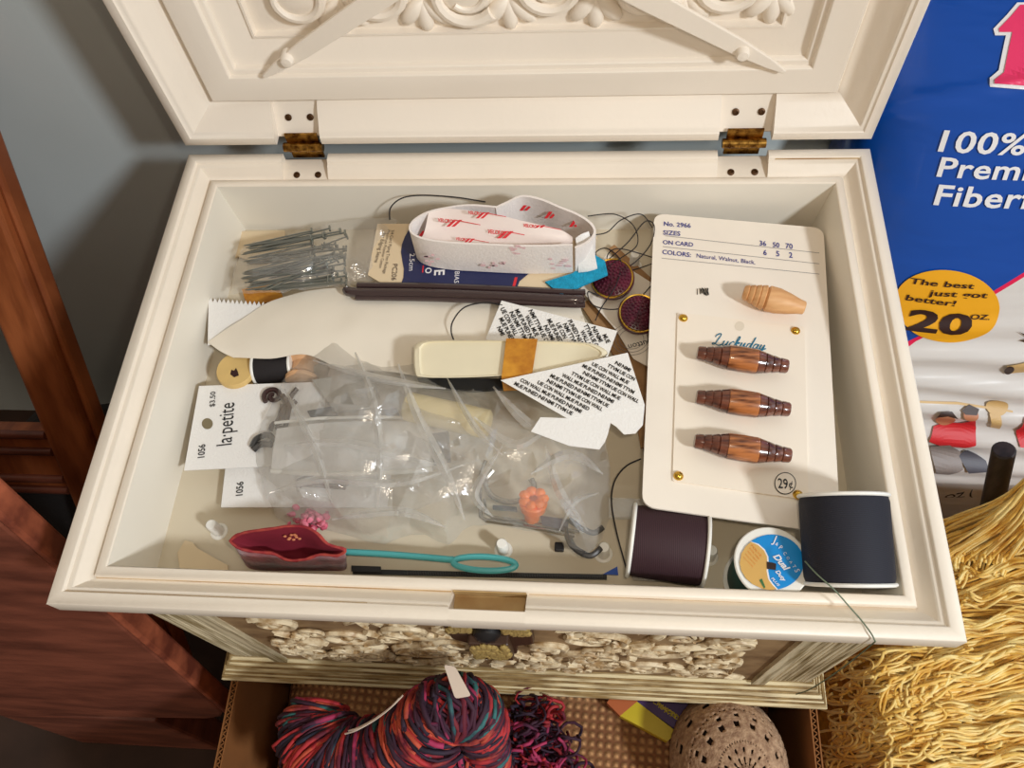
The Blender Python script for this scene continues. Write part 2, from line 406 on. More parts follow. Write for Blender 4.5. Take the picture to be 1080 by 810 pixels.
# ------------------------------------------------------------------ the sewing box
box = thing('sewing_box', (0, 0, 0), 'open cream plastic sewing box with carved front and raised lid', 'box')
W2, D2 = .19, .1288
def sweep(mb, prof, cx, cy, hx, hy, xf, notches=None):
    """prof: (inset, depth) swept with mitred corners round a rectangle; notches[side] = [(u0,u1,profile)]"""
    notches = notches or {}
    for side in range(4):
        ux, uy = [(1,0),(0,1),(-1,0),(0,-1)][side]; ox, oy = uy, -ux
        hl, hn = (hx, hy) if side % 2 == 0 else (hy, hx)
        ns = sorted(notches.get(side, []))
        cuts = []; cur = None
        for u0, u1, p in ns: cuts += [(cur, u0, prof), (u0, u1, p)]; cur = u1
        cuts.append((cur, None, prof))
        for a, b, p in cuts:
            va = []; vb = []
            for ins, d in p:
                for lst, e, sg in ((va, a, -1), (vb, b, 1)):
                    u = e if e is not None else sg*(hl-ins)
                    lst.append(xf(cx + ux*u + ox*(hn-ins), cy + uy*u + oy*(hn-ins), d))
            n = len(p)
            mb.add(va+vb, [(i, n+i, n+i+1, i+1) for i in range(n-1)])
            for e, lst, r in ((a, va, 1), (b, vb, 0)):
                if e is not None: mb.add(lst, [tuple(range(n))[::-1] if r else tuple(range(n))])
xy = lambda x, y, d: V((x, y, H+d))
RIM = [(.019, -.016), (.0002, -.012), (0, -.0115), (0, -.0006), (.0006, 0), (.0052, 0), (.0058, -.0006), (.0062, -.0018), (.0078, -.0022), (.0085, -.0032),
       (.0115, -.0058), (.0136, -.0088), (.0142, -.0090), (.0144, -.0062), (.0150, -.0056), (.0182, -.0056), (.0190, -.0064), (.0192, -.012)]
NF = [(.019, -.016), (.0002, -.014), (0, -.0135), (0, -.0006), (.0004, 0), (.0046, 0), (.005, -.0006), (.0052, -.0135), (.0140, -.0135), (.0144, -.0062), (.0150, -.0056), (.0182, -.0056), (.0190, -.0064), (.0192, -.012)]
NB = [(.019, -.016), (.0002, -.012), (0, -.0115), (0, -.0052), (.0012, -.0046), (.0142, -.0092), (.0144, -.0062), (.0150, -.0056), (.0182, -.0056), (.0190, -.0064), (.0192, -.012)]
mb = MB()
sweep(mb, RIM, 0, 0, W2, D2, xy, {0: [(-.0152, .0166, NF)], 2: [(-.1365, -.1095, NB), (.1075, .1340, NB)]})
mb.build('rim', M['cream'], box, weld=True, ang=50)
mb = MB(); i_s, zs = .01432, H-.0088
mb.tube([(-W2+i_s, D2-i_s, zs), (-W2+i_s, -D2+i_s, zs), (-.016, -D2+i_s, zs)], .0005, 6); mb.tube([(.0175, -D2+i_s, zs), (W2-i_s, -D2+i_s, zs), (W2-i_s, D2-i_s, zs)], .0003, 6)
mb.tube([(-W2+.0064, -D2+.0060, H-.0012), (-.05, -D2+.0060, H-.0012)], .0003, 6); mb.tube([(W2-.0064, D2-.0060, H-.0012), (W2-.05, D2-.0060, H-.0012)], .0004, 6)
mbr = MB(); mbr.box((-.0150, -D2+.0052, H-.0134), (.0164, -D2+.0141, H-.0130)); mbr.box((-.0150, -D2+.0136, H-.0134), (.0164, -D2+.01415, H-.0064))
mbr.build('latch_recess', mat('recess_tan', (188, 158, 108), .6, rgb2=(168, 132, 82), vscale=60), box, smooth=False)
mb.build('seam_lines', mat('seam_brown', (158, 122, 78), .8, rgb2=(196, 168, 124), vscale=40), box)  # thin brown tubes along the inner lip seam and outer lip step
# basin
FZ = .155
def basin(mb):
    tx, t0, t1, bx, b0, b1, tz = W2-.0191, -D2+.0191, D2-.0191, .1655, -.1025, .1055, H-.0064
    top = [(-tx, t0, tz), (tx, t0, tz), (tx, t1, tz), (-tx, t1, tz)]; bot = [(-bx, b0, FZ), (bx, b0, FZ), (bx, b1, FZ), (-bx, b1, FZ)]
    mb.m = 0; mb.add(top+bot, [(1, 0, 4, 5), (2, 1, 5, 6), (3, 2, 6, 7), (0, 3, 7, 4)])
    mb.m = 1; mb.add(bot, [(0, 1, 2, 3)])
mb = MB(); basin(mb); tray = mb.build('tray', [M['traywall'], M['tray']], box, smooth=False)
for i, (px, py) in enumerate([(222, 553), (529, 573), (637, 577), (751, 580), (670, 268)]):
    c = at(px, py, FZ+.011); mb = MB()
    mb.lathe([(.0044, 0), (.0042, .0004), (.0030, .0008), (.0026, .0105), (.0022, .011)], (c.x, c.y, FZ), (0, 0, 1), 20)
    mb.build('peg', M['white'], tray)
# body
mb = MB()
bx, by = .171, .119
mb.add([(-bx, -by+.003, .02), (bx, -by+.003, .02), (bx, by, .02), (-bx, by, .02), (-bx, -by+.003, H-.014), (bx, -by+.003, H-.014), (bx, by, H-.014), (-bx, by, H-.014)],
       [(1, 2, 6, 5), (2, 3, 7, 6), (3, 0, 4, 7), (0, 1, 5, 4), (3, 2, 1, 0)])
mb.build('body', M['antique_v'], box, smooth=False)
for s in (-1, 1):
    mb = MB(); x0, x1 = sorted((s*.143, s*(bx+.0005)))
    mb.box((x0, -by-.0005, .022), (x1, -by+.004, H-.014))
    xa, xb = sorted((s*.139, s*.1465)); mb.box((xa, -by-.0028, .022), (xb, -by+.003, H-.014))
    for k in range(9):
        x = s*(.149+k*.0025); mb.tube([(x, -by-.0002, .026), (x, -by-.0002, H-.016)], .0008, 6)
    mb.build('corner_post', M['antique_v'], box, ang=30)
mb = MB()
BASE = [(.03, 0), (.0, 0), (0, .0035), (.0015, .0045), (.0018, .007), (.0035, .0080), (.0035, .0105), (.0060, .0115), (.0065, .0145), (.0085, .0155), (.0088, .0185), (.0112, .0200), (.0118, .0235), (.0165, .0245), (.03, .0245)]
sweep(mb, BASE, 0, 0, .1859, .1309, lambda x, y, d: V((x, y, d)))
mb.build('base_moulding', M['antique'], box, weld=True, ang=30)
mb = MB()
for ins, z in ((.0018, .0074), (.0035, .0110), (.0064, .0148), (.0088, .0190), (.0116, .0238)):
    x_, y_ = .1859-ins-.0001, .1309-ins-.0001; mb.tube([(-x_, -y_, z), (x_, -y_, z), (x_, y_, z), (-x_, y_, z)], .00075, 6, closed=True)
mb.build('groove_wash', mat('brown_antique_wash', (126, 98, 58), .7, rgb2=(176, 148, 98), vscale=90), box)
# carved front
mb = MB(); mb.box((-.139, -by-.0004, .024), (.139, -by+.003, H-.014)); pan = mb.build('front_panel', M['carve_bg'], box, smooth=False)
rng = random.Random(4)
mb = MB()
def scroll(mb, cx, cz, r0, turns, a0, sg, y, th):
    pts = []; rr = []; n = int(14*turns)
    for i in range(n+1):
        t = i/n; r = r0*(1-.82*t); a = a0+sg*turns*2*PI*t
        pts.append((cx+r*math.cos(a), y-.0008-.0012*t, cz+r*.9*math.sin(a))); rr.append(th*(1-.5*t))
    mb.tube(pts, rr, 6)
    mb.blob((cx, y-.0018, cz), (th*1.2, th*.8, th*1.2), 8)
def leaf(mb, x, z, a, L, wd, y):
    R = Matrix.Rotation(-a, 3, 'Y')
    mb.blob((x+math.cos(a)*L*.5, y-.0012, z+math.sin(a)*L*.5), (L*.55, .0020, wd), 8, R)
    mb.tube([(x, y-.003, z), (x+math.cos(a)*L*.9, y-.0026, z+math.sin(a)*L*.9)], [.0010, .0003], 5)
for s in (-1, 1):
    for k, (cx, cz, r) in enumerate([(.045, .075, .019), (.045, .125, .018), (.078, .055, .016), (.080, .105, .020), (.110, .080, .014), (.112, .130, .013), (.036, .045, .011), (.022, .100, .010), (.100, .045, .010)]):
        scroll(mb, s*cx, cz, r, 1.6, rng.uniform(0, 6), s*(1 if k % 2 else -1), -by, .0025)
    for k in range(50):
        x = s*rng.uniform(.026, .122); z = rng.uniform(.036, .165)
        leaf(mb, x, z, rng.uniform(0, 2*PI), rng.uniform(.008, .019), rng.uniform(.0016, .0030), -by)
    for k in range(16):
        x = s*rng.uniform(.024, .124); z = rng.uniform(.036, .16); r = rng.uniform(.0018, .0036)
        mb.blob((x, -by-.0010, z), (r, r*.7, r), 8)
for k in range(26):
    s = 1 if k % 2 else -1; x = s*rng.uniform(.035, .125); z = rng.uniform(.04, .16)
    scroll(mb, x, z, rng.uniform(.006, .012), rng.uniform(.8, 1.4), rng.uniform(0, 6), rng.choice((-1, 1)), -by-.0012, .0013)
for k in range(26):
    leaf(mb, rng.uniform(-.024, .024), rng.uniform(.032, .085), rng.uniform(0, 2*PI), rng.uniform(.008, .015), .003, -by)
mb.build('carving', M['carve'], pan)
# lock
mb = MB()
LP = lambda px, py, y=-.1225: aty(px, py, y)
y0 = -by
def zx(pts, ya, yb, m):
    m.prism([(x, ya, z) for x, z in pts], (0, yb-ya, 0))
zx([(-.0235, .168), (.0175, .168), (.0172, .124), (.0090, .118), (.0072, .096), (-.0136, .096), (-.0150, .118), (-.0228, .128)], y0, y0-.0048, mb)
lock = mb.build('lock_plate', M['lock'], box, smooth=False, mods=[('bevel', .0012)])
rng = random.Random(2)
mb = MB()
def nug(mb, x0, x1, z0, z1, n, yy):
    for i in range(n):
        x = rng.uniform(x0, x1); z = rng.uniform(z0, z1); mb.blob((x, yy, z), (.0022, .0016, .0040), 7)
nug(mb, -.0215, -.0110, .150, .164, 34, y0-.0050); nug(mb, .0050, .0155, .149, .163, 34, y0-.0050)
nug(mb, -.0118, .0050, .112, .140, 64, y0-.0096)
mbh = MB(); mbh.box((-.0130, y0-.0095, .104), (.0062, y0-.004, .143)); mbh.build('hasp', M['lock'], lock, smooth=False, mods=[('bevel', .001)])
mb.build('nugget_trim', M['lockgold'], lock)
mb = MB(); mb.lathe([(.0065, 0), (.0063, .003), (.004, .0055), (.0001, .0063)], (-.0032, y0-.004, .152), (0, -1, 0), 20); mb.build('lock_knob', M['black'], lock)
# hinges
LB = H+.008
for (x0, x1) in ((-.1330, -.1085), (.1105, .1355)):
    mb = MB(); mb.tube([(x0+.001, D2+.0005, H+.0040), (x1-.001, D2+.0005, H+.0040)], .0026, 14)
    n = 5
    for i in range(1, n):
        x = x0+(x1-x0)*i/n; mb.tube([(x-.0005, D2+.0005, H+.0040), (x+.0005, D2+.0005, H+.0040)], .0029, 14)
    mb.box((x0+.003, D2+.0022, H-.006), (x1-.003, D2+.0034, LB+.004))
    hg = mb.build('hinge', M['brass'], box)
    for px in (.27, .78):
        x = x0+(x1-x0)*px
        mb = MB(); mb.lathe([(.0019, 0), (.0019, .0006), (.0010, .0009), (.0009, .0003)], (x, D2-.0095, H-.0078), (0, -.35, 1), 14); mb.build('screw', M['screw'], hg)

# ------------------------------------------------------------------ the lid (a part of the box)
LY = .127; LH = .2576; LC = LB+LH/2
xz = lambda x, z, d: V((x, LY+d, z))
mb = MB()
LRIM = [(.0, .046), (0, .0006), (.0006, 0), (.0052, 0), (.0060, .0010), (.0075, .0014), (.0085, .0028), (.0120, .0060), (.0165, .0100), (.0200, .0145), (.0222, .0150), (.0226, .0105), (.0236, .0096)]
LN = [(.0, .046), (0, .0066), (.0010, .0060), (.0185, .0160), (.0222, .0165), (.0226, .0105), (.0236, .0096)]
sweep(mb, LRIM, 0, LC, .188, LH/2, xz, {0: [(-.1345, -.1085, LN), (.1085, .1365, LN)]})
def lidback(mb):
    a = [xz(sx*.188, LC+sz*LH/2, .046) for sx, sz in ((-1,-1),(1,-1),(1,1),(-1,1))]
    b = [xz(sx*.165, LC+sz*(LH/2-.023), .066) for sx, sz in ((-1,-1),(1,-1),(1,1),(-1,1))]
    mb.add(a+b, [(0,1,5,4),(1,2,6,5),(2,3,7,6),(3,0,4,7),(4,5,6,7)])
lidback(mb)
lid = mb.build('lid', M['cream_lid'], box, weld=True, ang=50)
mb = MB()
LP2 = [(.0236, .0096), (.0380, .0096), (.0386, .0102), (.0390, .0122), (.0410, .0126), (.0416, .0132), (.0420, .0158), (.0440, .0166), (.0545, .0212), (.0550, .0200), (.0562, .0200), (.0568, .0240)]
sweep(mb, LP2, 0, LC, .188, LH/2, xz)
i_ = .0566; mb.add([xz(sx*(.188-i_), LC+sz*(LH/2-i_), .0238) for sx, sz in ((-1,-1),(1,-1),(1,1),(-1,1))], [(0,1,2,3)])
lp = mb.build('lid_panel', M['cream_lid'], lid, weld=True, ang=50)
for (x0, x1) in ((-.1345, -.1085), (.1085, .1365)):
    for t in (.3, .78):
        x = x0+(x1-x0)*t
        mb = MB(); mb.lathe([(.0019, 0), (.0019, .0006), (.0010, .0009), (.0009, .0003)], (x, LY+.0110, LB+.0100), (0, -1, .6), 14); mb.build('lid_screw', M['screw'], lid)
# relief on the lid panel
mb = MB(); rng = random.Random(11)
yy = LY+.0238
zb = LB+i_+.003; zt = LB+LH-i_-.003
def rscroll(cx, cz, r, sg, a0):
    mb.blob((cx, yy-.0008, cz), (r*.82, .0040, r*.82), 18)
    pts = []; rr = []
    for i in range(26):
        t = i/25; a = a0+sg*2*PI*1.25*t; q = r*(1.02-.55*t)
        pts.append((cx+q*math.cos(a), yy-.0030-.0012*t, cz+q*math.sin(a))); rr.append(.0034*(1-.55*t))
    mb.tube(pts, rr, 8)
rows = [(zb+.018, .0165), (zb+.056, .019), (zb+.096, .017), (zt-.018, .016)]
for ri, (z, r) in enumerate(rows):
    for k in range(6):
        x = (-.105+.042*k) + (.004 if ri % 2 else 0)
        if abs(x)+r > .128: x = math.copysign(.126-r, x)
        rscroll(x, z + (.003 if k % 2 else 0), r*(.92 if k % 2 else 1), 1 if k % 2 else -1, rng.uniform(0, 6))
        for q in range(3):
            a = -PI/2+(q-1)*.75
            R = Matrix.Rotation(-a, 3, 'Y')
            mb.blob((x+.021+math.cos(a)*.009, yy-.0005, z-.004+math.sin(a)*.010), (.0095, .0042, .0044), 10, R)
mb.build('relief', M['cream_lid'], lid)
# folded lid stays
for pts_, pv in ((((278, 82), (303, 63), (400, 0)), (303, 62)), (((828, 77), (783, 55), (680, 0)), (783, 55))):
    a, b, c = [aty(*p, LY+.006) for p in pts_]; d = (c-a).normalized(); n = V((0, 0, 1)); n = (n - d*n.dot(d)).normalized()
    L_ = (c-a).length + .075
    mb = MB()
    prof = [(0, .0010), (.010, .0028), (.03, .0046), (L_*.5, .0060), (L_*.9, .0058), (L_, .003)]
    up = [a+d*s+n*hh for s, hh in prof]; dn = [a+d*s-n*hh*.9 for s, hh in prof]
    mb.prism(up+dn[::-1], (0, .0022, 0)); arm = mb.build('lid_stay', M['cream_lid'], lid, smooth=False, mods=[('bevel', .0005)])
    mb = MB(); p = aty(*pv, LY+.006); mb.lathe([(.0034, -.004), (.0034, .002), (.0026, .0034), (.0001, .0038)], p, (0, -1, 0), 16); mb.build('pivot', M['cream_lid'], arm)

# ------------------------------------------------------------------ the toggle card
PC = Plane((.1, .01, .179), (.05, .06, 1)); UPC = PC.n
card = thing('toggle_button_card', PC(780, 390), 'large round-cornered cream display card holding one pale and three walnut toggles', 'card')
q = [PC(690, 225), PC(868.5, 240.5), PC(887, 564), PC(677, 534)]
mb = MB(); mb.prism(rrect(q, .0065, 6), UPC*-.0012); mb.build('backing_card', M['card'], card, smooth=False)
ink = MB()
for s, a, b, asp in (('No. 2966', (700, 238.3), (728.5, 240.5), 1.15), ('SIZES', (699.3, 247.6), (717.5, 249), 1.1), ('ON CARD', (699, 257.6), (731, 260.4), 1.15),
                     ('COLORS:', (698.3, 268), (728.5, 271.4), 1.15), ('Natural, Walnut, Black.', (734.5, 271.8), (796.5, 279), 1.2),
                     ('36', (801, 259), (808, 259.7), 1.3), ('50', (815, 260.6), (822, 261.3), 1.3), ('70', (828.5, 262), (836, 262.8), 1.3),
                     ('6', (805, 269), (808.6, 269.4), 1.3), ('5', (818.5, 270.3), (822, 270.7), 1.3), ('2', (832, 271.8), (835.8, 272.2), 1.3)):
    text(ink, s, PC, a, b, asp, bold=.018 if s != 'Natural, Walnut, Black.' else .005)
ink.build('blue_lettering', M['ink'], card, smooth=False)
ln = MB()
for a, b in (((701.5, 248.6), (864, 266.8)), ((699, 260), (864, 278.2)), ((697.6, 272.2), (864, 289))):
    polyprint(ln, [a, b, (b[0], b[1]+.55), (a[0], a[1]+.55)], PC)
ln.build('ruled_lines', M['inkgrey'], card, smooth=False)
sq = MB(); rng = random.Random(3)
for i in range(9):
    x = 738+i*1.1; sq.tube([PC(x, 305+rng.uniform(-1, 1))+UPC*.0004, PC(x+rng.uniform(-1, 2.5), 311+rng.uniform(-1.5, 1.5))+UPC*.0004], .00022, 4)
sq.tube([PC(735.5, 305)+UPC*.0003, PC(735.5, 311)+UPC*.0003], .0002, 4)
sq.build('scribbled_ink', M['inkblack'], card)
mb = MB(); q2 = [PC(714.5, 330.5), PC(848, 345.5), PC(852, 528), PC(709, 508)]
mb.prism([p+UPC*.0001 for p in rrect(q2, .001, 2)], UPC*.0007); inner = mb.build('inner_card', M['card2'], card, smooth=False)
PCI = Plane(PC.p+UPC*.0008, PC.n)
# script lettering drawn stroke by stroke (unit height 1, baseline 0)
def script(mb, pl, p0, p1, r):
    S = {'L': ([(.02, .82), (.10, 1.05), (.34, 1.22), (.46, 1.10), (.30, .6), (.16, .15), (.02, .02), (-.10, .10), (.04, .17), (.28, .03), (.52, -.02), (.74, .14)], .74),
         'u': ([(0, .1), (.12, .5), (.05, .08), (.2, .0), (.38, .3), (.45, .5), (.38, .08), (.5, .02), (.6, .12)], .55),
         'c': ([(.42, .42), (.28, .5), (.08, .25), (.15, .0), (.35, .03), (.5, .14)], .45),
         'k': ([(.0, .1), (.3, .8), (.32, 1.1), (.2, 1.0), (.05, .0), (.12, .28), (.35, .5), (.38, .38), (.16, .28), (.35, .02), (.5, .1)], .5),
         'y': ([(0, .12), (.12, .5), (.06, .1), (.2, .02), (.4, .5), (.3, -.1), (.12, -.48), (-.02, -.38), (.2, -.1), (.55, .14)], .52),
         'd': ([(.4, .45), (.2, .48), (.05, .2), (.12, .0), (.3, .15), (.62, 1.2), (.4, .1), (.48, .0), (.6, .1)], .58),
         'a': ([(.4, .45), (.2, .5), (.03, .2), (.12, .0), (.3, .15), (.44, .5), (.36, .08), (.46, .0), (.58, .1)], .55)}
    word = 'Luckyday'; W_ = sum(S[c][1] for c in word)
    a, b = pl(*p0), pl(*p1); ex = (b-a)/W_; n = pl.n; ey = n.cross(ex)*1.0; x = 0
    for c in word:
        pts, wd = S[c]
        path = smoothline([a + ex*(x+px_+.22*py_) + ey*py_ + n*.0002 for px_, py_ in pts], 30)
        mb.tube(path, [r*(.7+.6*abs(math.sin(i*.4))) for i in range(31)], 5); x += wd
ink = MB(); script(ink, PCI, (752, 363.5), (807, 369.3), .00026); ink.build('script_lettering', M['inkteal'], inner)
hole = MB(); polyprint(hole, ell(780, 344, 5, 5), PCI, .0001); hole.build('hang_hole_mark', mat('hole_shade_print', (226, 214, 194), .6), inner, smooth=False)
st = MB(); polyprint(st, ell(828, 510, 11.5, 11.8, 36), PCI, .0002); polyprint(st, ell(828, 510, 10.6, 10.9, 36), PCI, .0003)
stk = MB(); polyprint(stk, ell(828, 510, 11.5, 11.8, 36), PCI, .0002); so = stk.build('price_sticker', M['inkblack'], inner, smooth=False)
stk = MB(); polyprint(stk, ell(828, 510, 10.5, 10.8, 36), PCI, .0003); stk.build('sticker_face', M['card2'], so, smooth=False)
stk = MB(); text(stk, '29', PCI, (820.5, 515), (831, 516), 1.5, bold=.01, lift=.0005); text(stk, '¢', PCI, (832, 515), (836.2, 515.3), 1.2, lift=.0005, bold=.01); stk.build('price', M['inkblack'], so, smooth=False)
for p in ((720.6, 335.6), (839, 349), (715.5, 502), (841.5, 522)):
    mb = MB(); c = PCI(*p); mb.lathe([(.0023, 0), (.0022, .0006), (.0013, .0016), (.0001, .0019)], c, UPC, 18); mb.build('brass_brad', M['gold'], card)
def toggle(p0, p1, r, dark, label):
    lift = UPC*(r*.97+.0012)
    PT = Plane(PC.p+lift, PC.n); a, b = PT(*p0), PT(*p1); L = (b-a).length; ax = (b-a)/L
    t = thing('toggle_button', (a+b)/2, label, 'toggle button', 'walnut toggle buttons on the card' if dark else None)
    if dark:
        mb = MB(); mb.lathe([(.97*r, .34*L), (r, .36*L), (1.02*r, .5*L), (r, .64*L), (.97*r, .66*L)], a, ax, 28); mb.build('barrel', M['walnut'], t)
        for s in (0, 1):
            pr = []
            steps = [(.0, .48), (.015, .56), (.085, .60), (.09, .52), (.10, .60), (.165, .70), (.17, .62), (.18, .70), (.245, .82), (.25, .74), (.26, .84), (.335, .96), (.34, .9)]
            for h, q_ in steps: pr.append((q_*r, h*L))
            mb = MB()
            if s: mb.lathe([(q_, L-h) for q_, h in pr][::-1], a, ax, 24)
            else: mb.lathe(pr, a, ax, 24)
            mb.build('ridged_end', M['walnut_d'], t)
    else:
        mb = MB(); mb.lathe([(.80*r, .36*L), (r, .40*L), (.99*r, .55*L), (.80*r, .74*L), (.58*r, .90*L), (.50*r, .985*L), (.40*r, L)], a, ax, 28); mb.build('barrel', M['natural'], t)
        mb = MB(); mb.lathe([(.45*r, 0), (.55*r, .02*L), (.64*r, .07*L), (.56*r, .085*L), (.66*r, .10*L), (.76*r, .16*L), (.68*r, .175*L), (.78*r, .19*L), (.88*r, .25*L), (.80*r, .265*L), (.90*r, .28*L), (.97*r, .345*L), (.88*r, .36*L)], a, ax, 28); mb.build('ridged_end', M['natural'], t)
toggle((784, 308), (849, 325), .0066, False, 'pale natural wood toggle button at the top of the display card')
toggle((735.5, 372), (831, 386.5), .0061, True, 'upper walnut toggle button right below the script lettering on the card')
toggle((734.5, 418.5), (833, 432), .0060, True, 'middle walnut toggle button of the three on the display card')
toggle((732.5, 465), (834, 480.5), .0060, True, 'lowest walnut toggle button on the card, nearest the price sticker')

# ------------------------------------------------------------------ spools
def spool(name, label, c0, c1, r, rf, thread, flange, fl=.0016, core=True):
    c0, c1 = V(c0), V(c1); L = (c1-c0).length; ax = (c1-c0)/L
    t = thing(name, (c0+c1)/2, label, 'thread spool')
    for a in (0, L-fl):
        mb = MB(); mb.lathe([(.2*rf, 0), (rf*.97, 0), (rf, fl*.3), (rf, fl*.7), (rf*.97, fl), (.2*rf, fl)], c0+ax*a, ax, 40); mb.build('flange', flange, t)
    mb = MB(); mb.lathe([(.3*r, fl), (r*.97, fl), (r, fl+.002), (r, L-fl-.002), (r*.97, L-fl), (.3*r, L-fl)], c0, ax, 48); mb.build('thread', thread, t)
    return t
n0, n1 = at(889, 521, .199), at(896, 618, .188)
spool('thread_spool', 'large navy blue thread spool lying in the front right corner of the box', n0, n1, .0180, .0186, M['navy_thread'], M['white'])
zb_ = FZ+.0172
b0_, b1_ = at(664, 569, zb_), at(745, 581, zb_)
b1_.y = b0_.y - .004
spool('thread_spool', 'dark brown thread spool lying below the toggle card corner', b0_, b1_, .0160, .0170, M['brown_thread'], M['white'])
c = at(814, 593, .187)
bs = spool('thread_spool', 'upright thread spool with round blue and gold paper label', (c.x, c.y, FZ), (c.x, c.y, .187), .0140, .0156, M['darkgreen'], M['white'])
PB = PZ(.1872)
Q = lambda x, y: (770+x/9, 550+y/9)
mb = MB(); polyprint(mb, ell(814, 593, 33.6, 29.2, 40), PB); lab = mb.build('paper_label', M['label_blue'], bs, smooth=False)
g = [Q(*p) for p in ((195, 195), (262, 225), (318, 275), (348, 335), (352, 400), (345, 470), (360, 550), (400, 605), (440, 645), (380, 655), (300, 640), (215, 600), (150, 545), (105, 470), (90, 395), (105, 310), (145, 240))]
mb = MB(); polyprint(mb, [Q(*p) for p in ((185, 188), (270, 215), (330, 268), (362, 335), (366, 400), (360, 470), (375, 550), (412, 600), (455, 648), (440, 652), (380, 600), (340, 480), (340, 350), (290, 260))], PB, .0003); mb.build('label_border', M['bagwhite'], lab, smooth=False)
mb = MB(); polyprint(mb, g, PB, .0004); mb.build('gold_swirl', M['label_gold'], lab, smooth=False)
mb = MB(); text(mb, 'Dual', PB, Q(402, 335), Q(525, 480), 1.0, .3, .03, lift=.0006); text(mb, 'Duty', PB, Q(425, 478), Q(505, 578), 1.0, .3, .03, lift=.0006); text(mb, 'PLUS', PB, Q(385, 545), Q(455, 622), .8, .2, .01, lift=.0006)
for ch, p, a in (('J', (400, 180), 25), ('&', (430, 205), 32), ('P', (462, 240), 40), ('C', (505, 290), 46), ('O', (535, 330), 50), ('A', (562, 368), 54), ('T', (590, 408), 58), ('S', (612, 448), 62)):
    q_ = (p[0]+26*math.cos(math.radians(a)), p[1]+26*math.sin(math.radians(a))); text(mb, ch, PB, Q(p[0]-6, p[1]+18), Q(q_[0]-6, q_[1]+18), 1.1, lift=.0006)
mb.build('label_lettering', M['bagwhite'], lab, smooth=False)
mb = MB()
for k in range(5): text(mb, 'POLYESTER'[:9-k], PB, Q(125+k*18, 345-k*28), Q(215+k*18, 440-k*25), .55, lift=.0006)
mb.build('label_fine_print', M['label_orange'], lab, smooth=False)
mb = MB(); polyprint(mb, [Q(275, 560), Q(300, 545), (812-5, 620-.5), Q(320, 640)], PB, .0006); mb.build('green_mark', mat('print_green', (60, 110, 60), .5), lab, smooth=False)
mb = MB(); polyprint(mb, [Q(345, 385), Q(400, 395), Q(435, 405), Q(430, 465), Q(385, 460), Q(348, 455)], PB, .0007); mb.build('spindle_hole', mat('hole_brown', (46, 28, 22), .8), lab, smooth=False)
# loose green thread over the rim
mb = MB()
pth = [at(849, 592, .200), at(862, 606, .204), at(880, 622, .204), at(896, 640, .197), at(910, 656, .1955), at(922, 674, .1956)]
e = pth[-1]; pth += [V((e.x+.001, -D2-.0015, .187)), V((e.x+.0005, -D2-.004, .14)), V((e.x-.002, -D2-.006, .10)), V((e.x-.003, -D2-.005, .075))]
mb.tube(smoothline(pth, 60), .00032, 5); tag(mb.build('thread', M['green_thread']), 'single grey green thread hanging from the navy spool over the front rim', 'thread')

# ------------------------------------------------------------------ sheets helper
def sheet(mb, rows, nu, nv, th=.0003, dz=None):
    """rows: list of polylines (3-D points) lofted into a sheet with two faces"""
    R = [smoothline(r, nu) for r in rows]
    cols = [smoothline([r[i] for r in R], nv) for i in range(nu+1)]
    def f(u, v):
        p = cols[round(u*nu)][round(v*nv)].copy()
        if dz: p.z += dz(u, v, p)
        return p
    vs = [f(i/nu, j/nv) for j in range(nv+1) for i in range(nu+1)]; n = len(vs)
    n0 = (vs[1]-vs[0]).cross(vs[nu+1]-vs[0]); fl = n0.z < 0
    vs2 = vs + [p-V((0, 0, th)) for p in vs]; fs = []
    for j in range(nv):
        for i in range(nu):
            a = j*(nu+1)+i; q = (a, a+1, a+nu+2, a+nu+1)
            q = q[::-1] if fl else q
            fs.append(q); fs.append(tuple(n+k for k in q[::-1]))
    ed = [i for i in range(nu+1)] + [j*(nu+1)+nu for j in range(1, nv+1)] + [nv*(nu+1)+i for i in range(nu-1, -1, -1)] + [j*(nu+1) for j in range(nv-1, 0, -1)]
    for k in range(len(ed)):
        a, b = ed[k], ed[(k+1) % len(ed)]; q = (a, n+a, n+b, b); fs.append(q[::-1] if fl else q)
    mb.add(vs2, fs)
nz = lambda p, s, o=0: noise.noise(V((p.x*s+o, p.y*s+o, o)))

# white interfacing sheet and printed backing
mb = MB()
A3 = lambda pts: [at(*p) for p in pts]
sheet(mb, [A3([(219, 361, .170), (250, 340, .171), (285, 318, .1705), (330, 306, .1705), (380, 304, .1705), (450, 312, .1705), (540, 318, .1705), (612, 324, .1705)]),
           A3([(232, 370, .171), (262, 362, .173), (300, 350, .174), (345, 345, .1745), (400, 345, .175), (460, 350, .175), (540, 355, .175), (625, 362, .1745)]),
           A3([(246, 377, .170), (285, 378, .173), (322, 374, .174), (360, 388, .174), (410, 392, .174), (470, 400, .174), (550, 404, .174), (640, 400, .174)])], 48, 20, .0003, lambda u, v, p: .0007*nz(p, 60))
tag(mb.build('interfacing_sheet', M['interfacing']), 'wide white sheet curving across the box under the cream plastic case', 'sheet')
PTS = [('WALL', 'MUM'), ('NOM', 'JTVM'), ('CON MUE', 'ON'), ('PUNED', 'NI')]
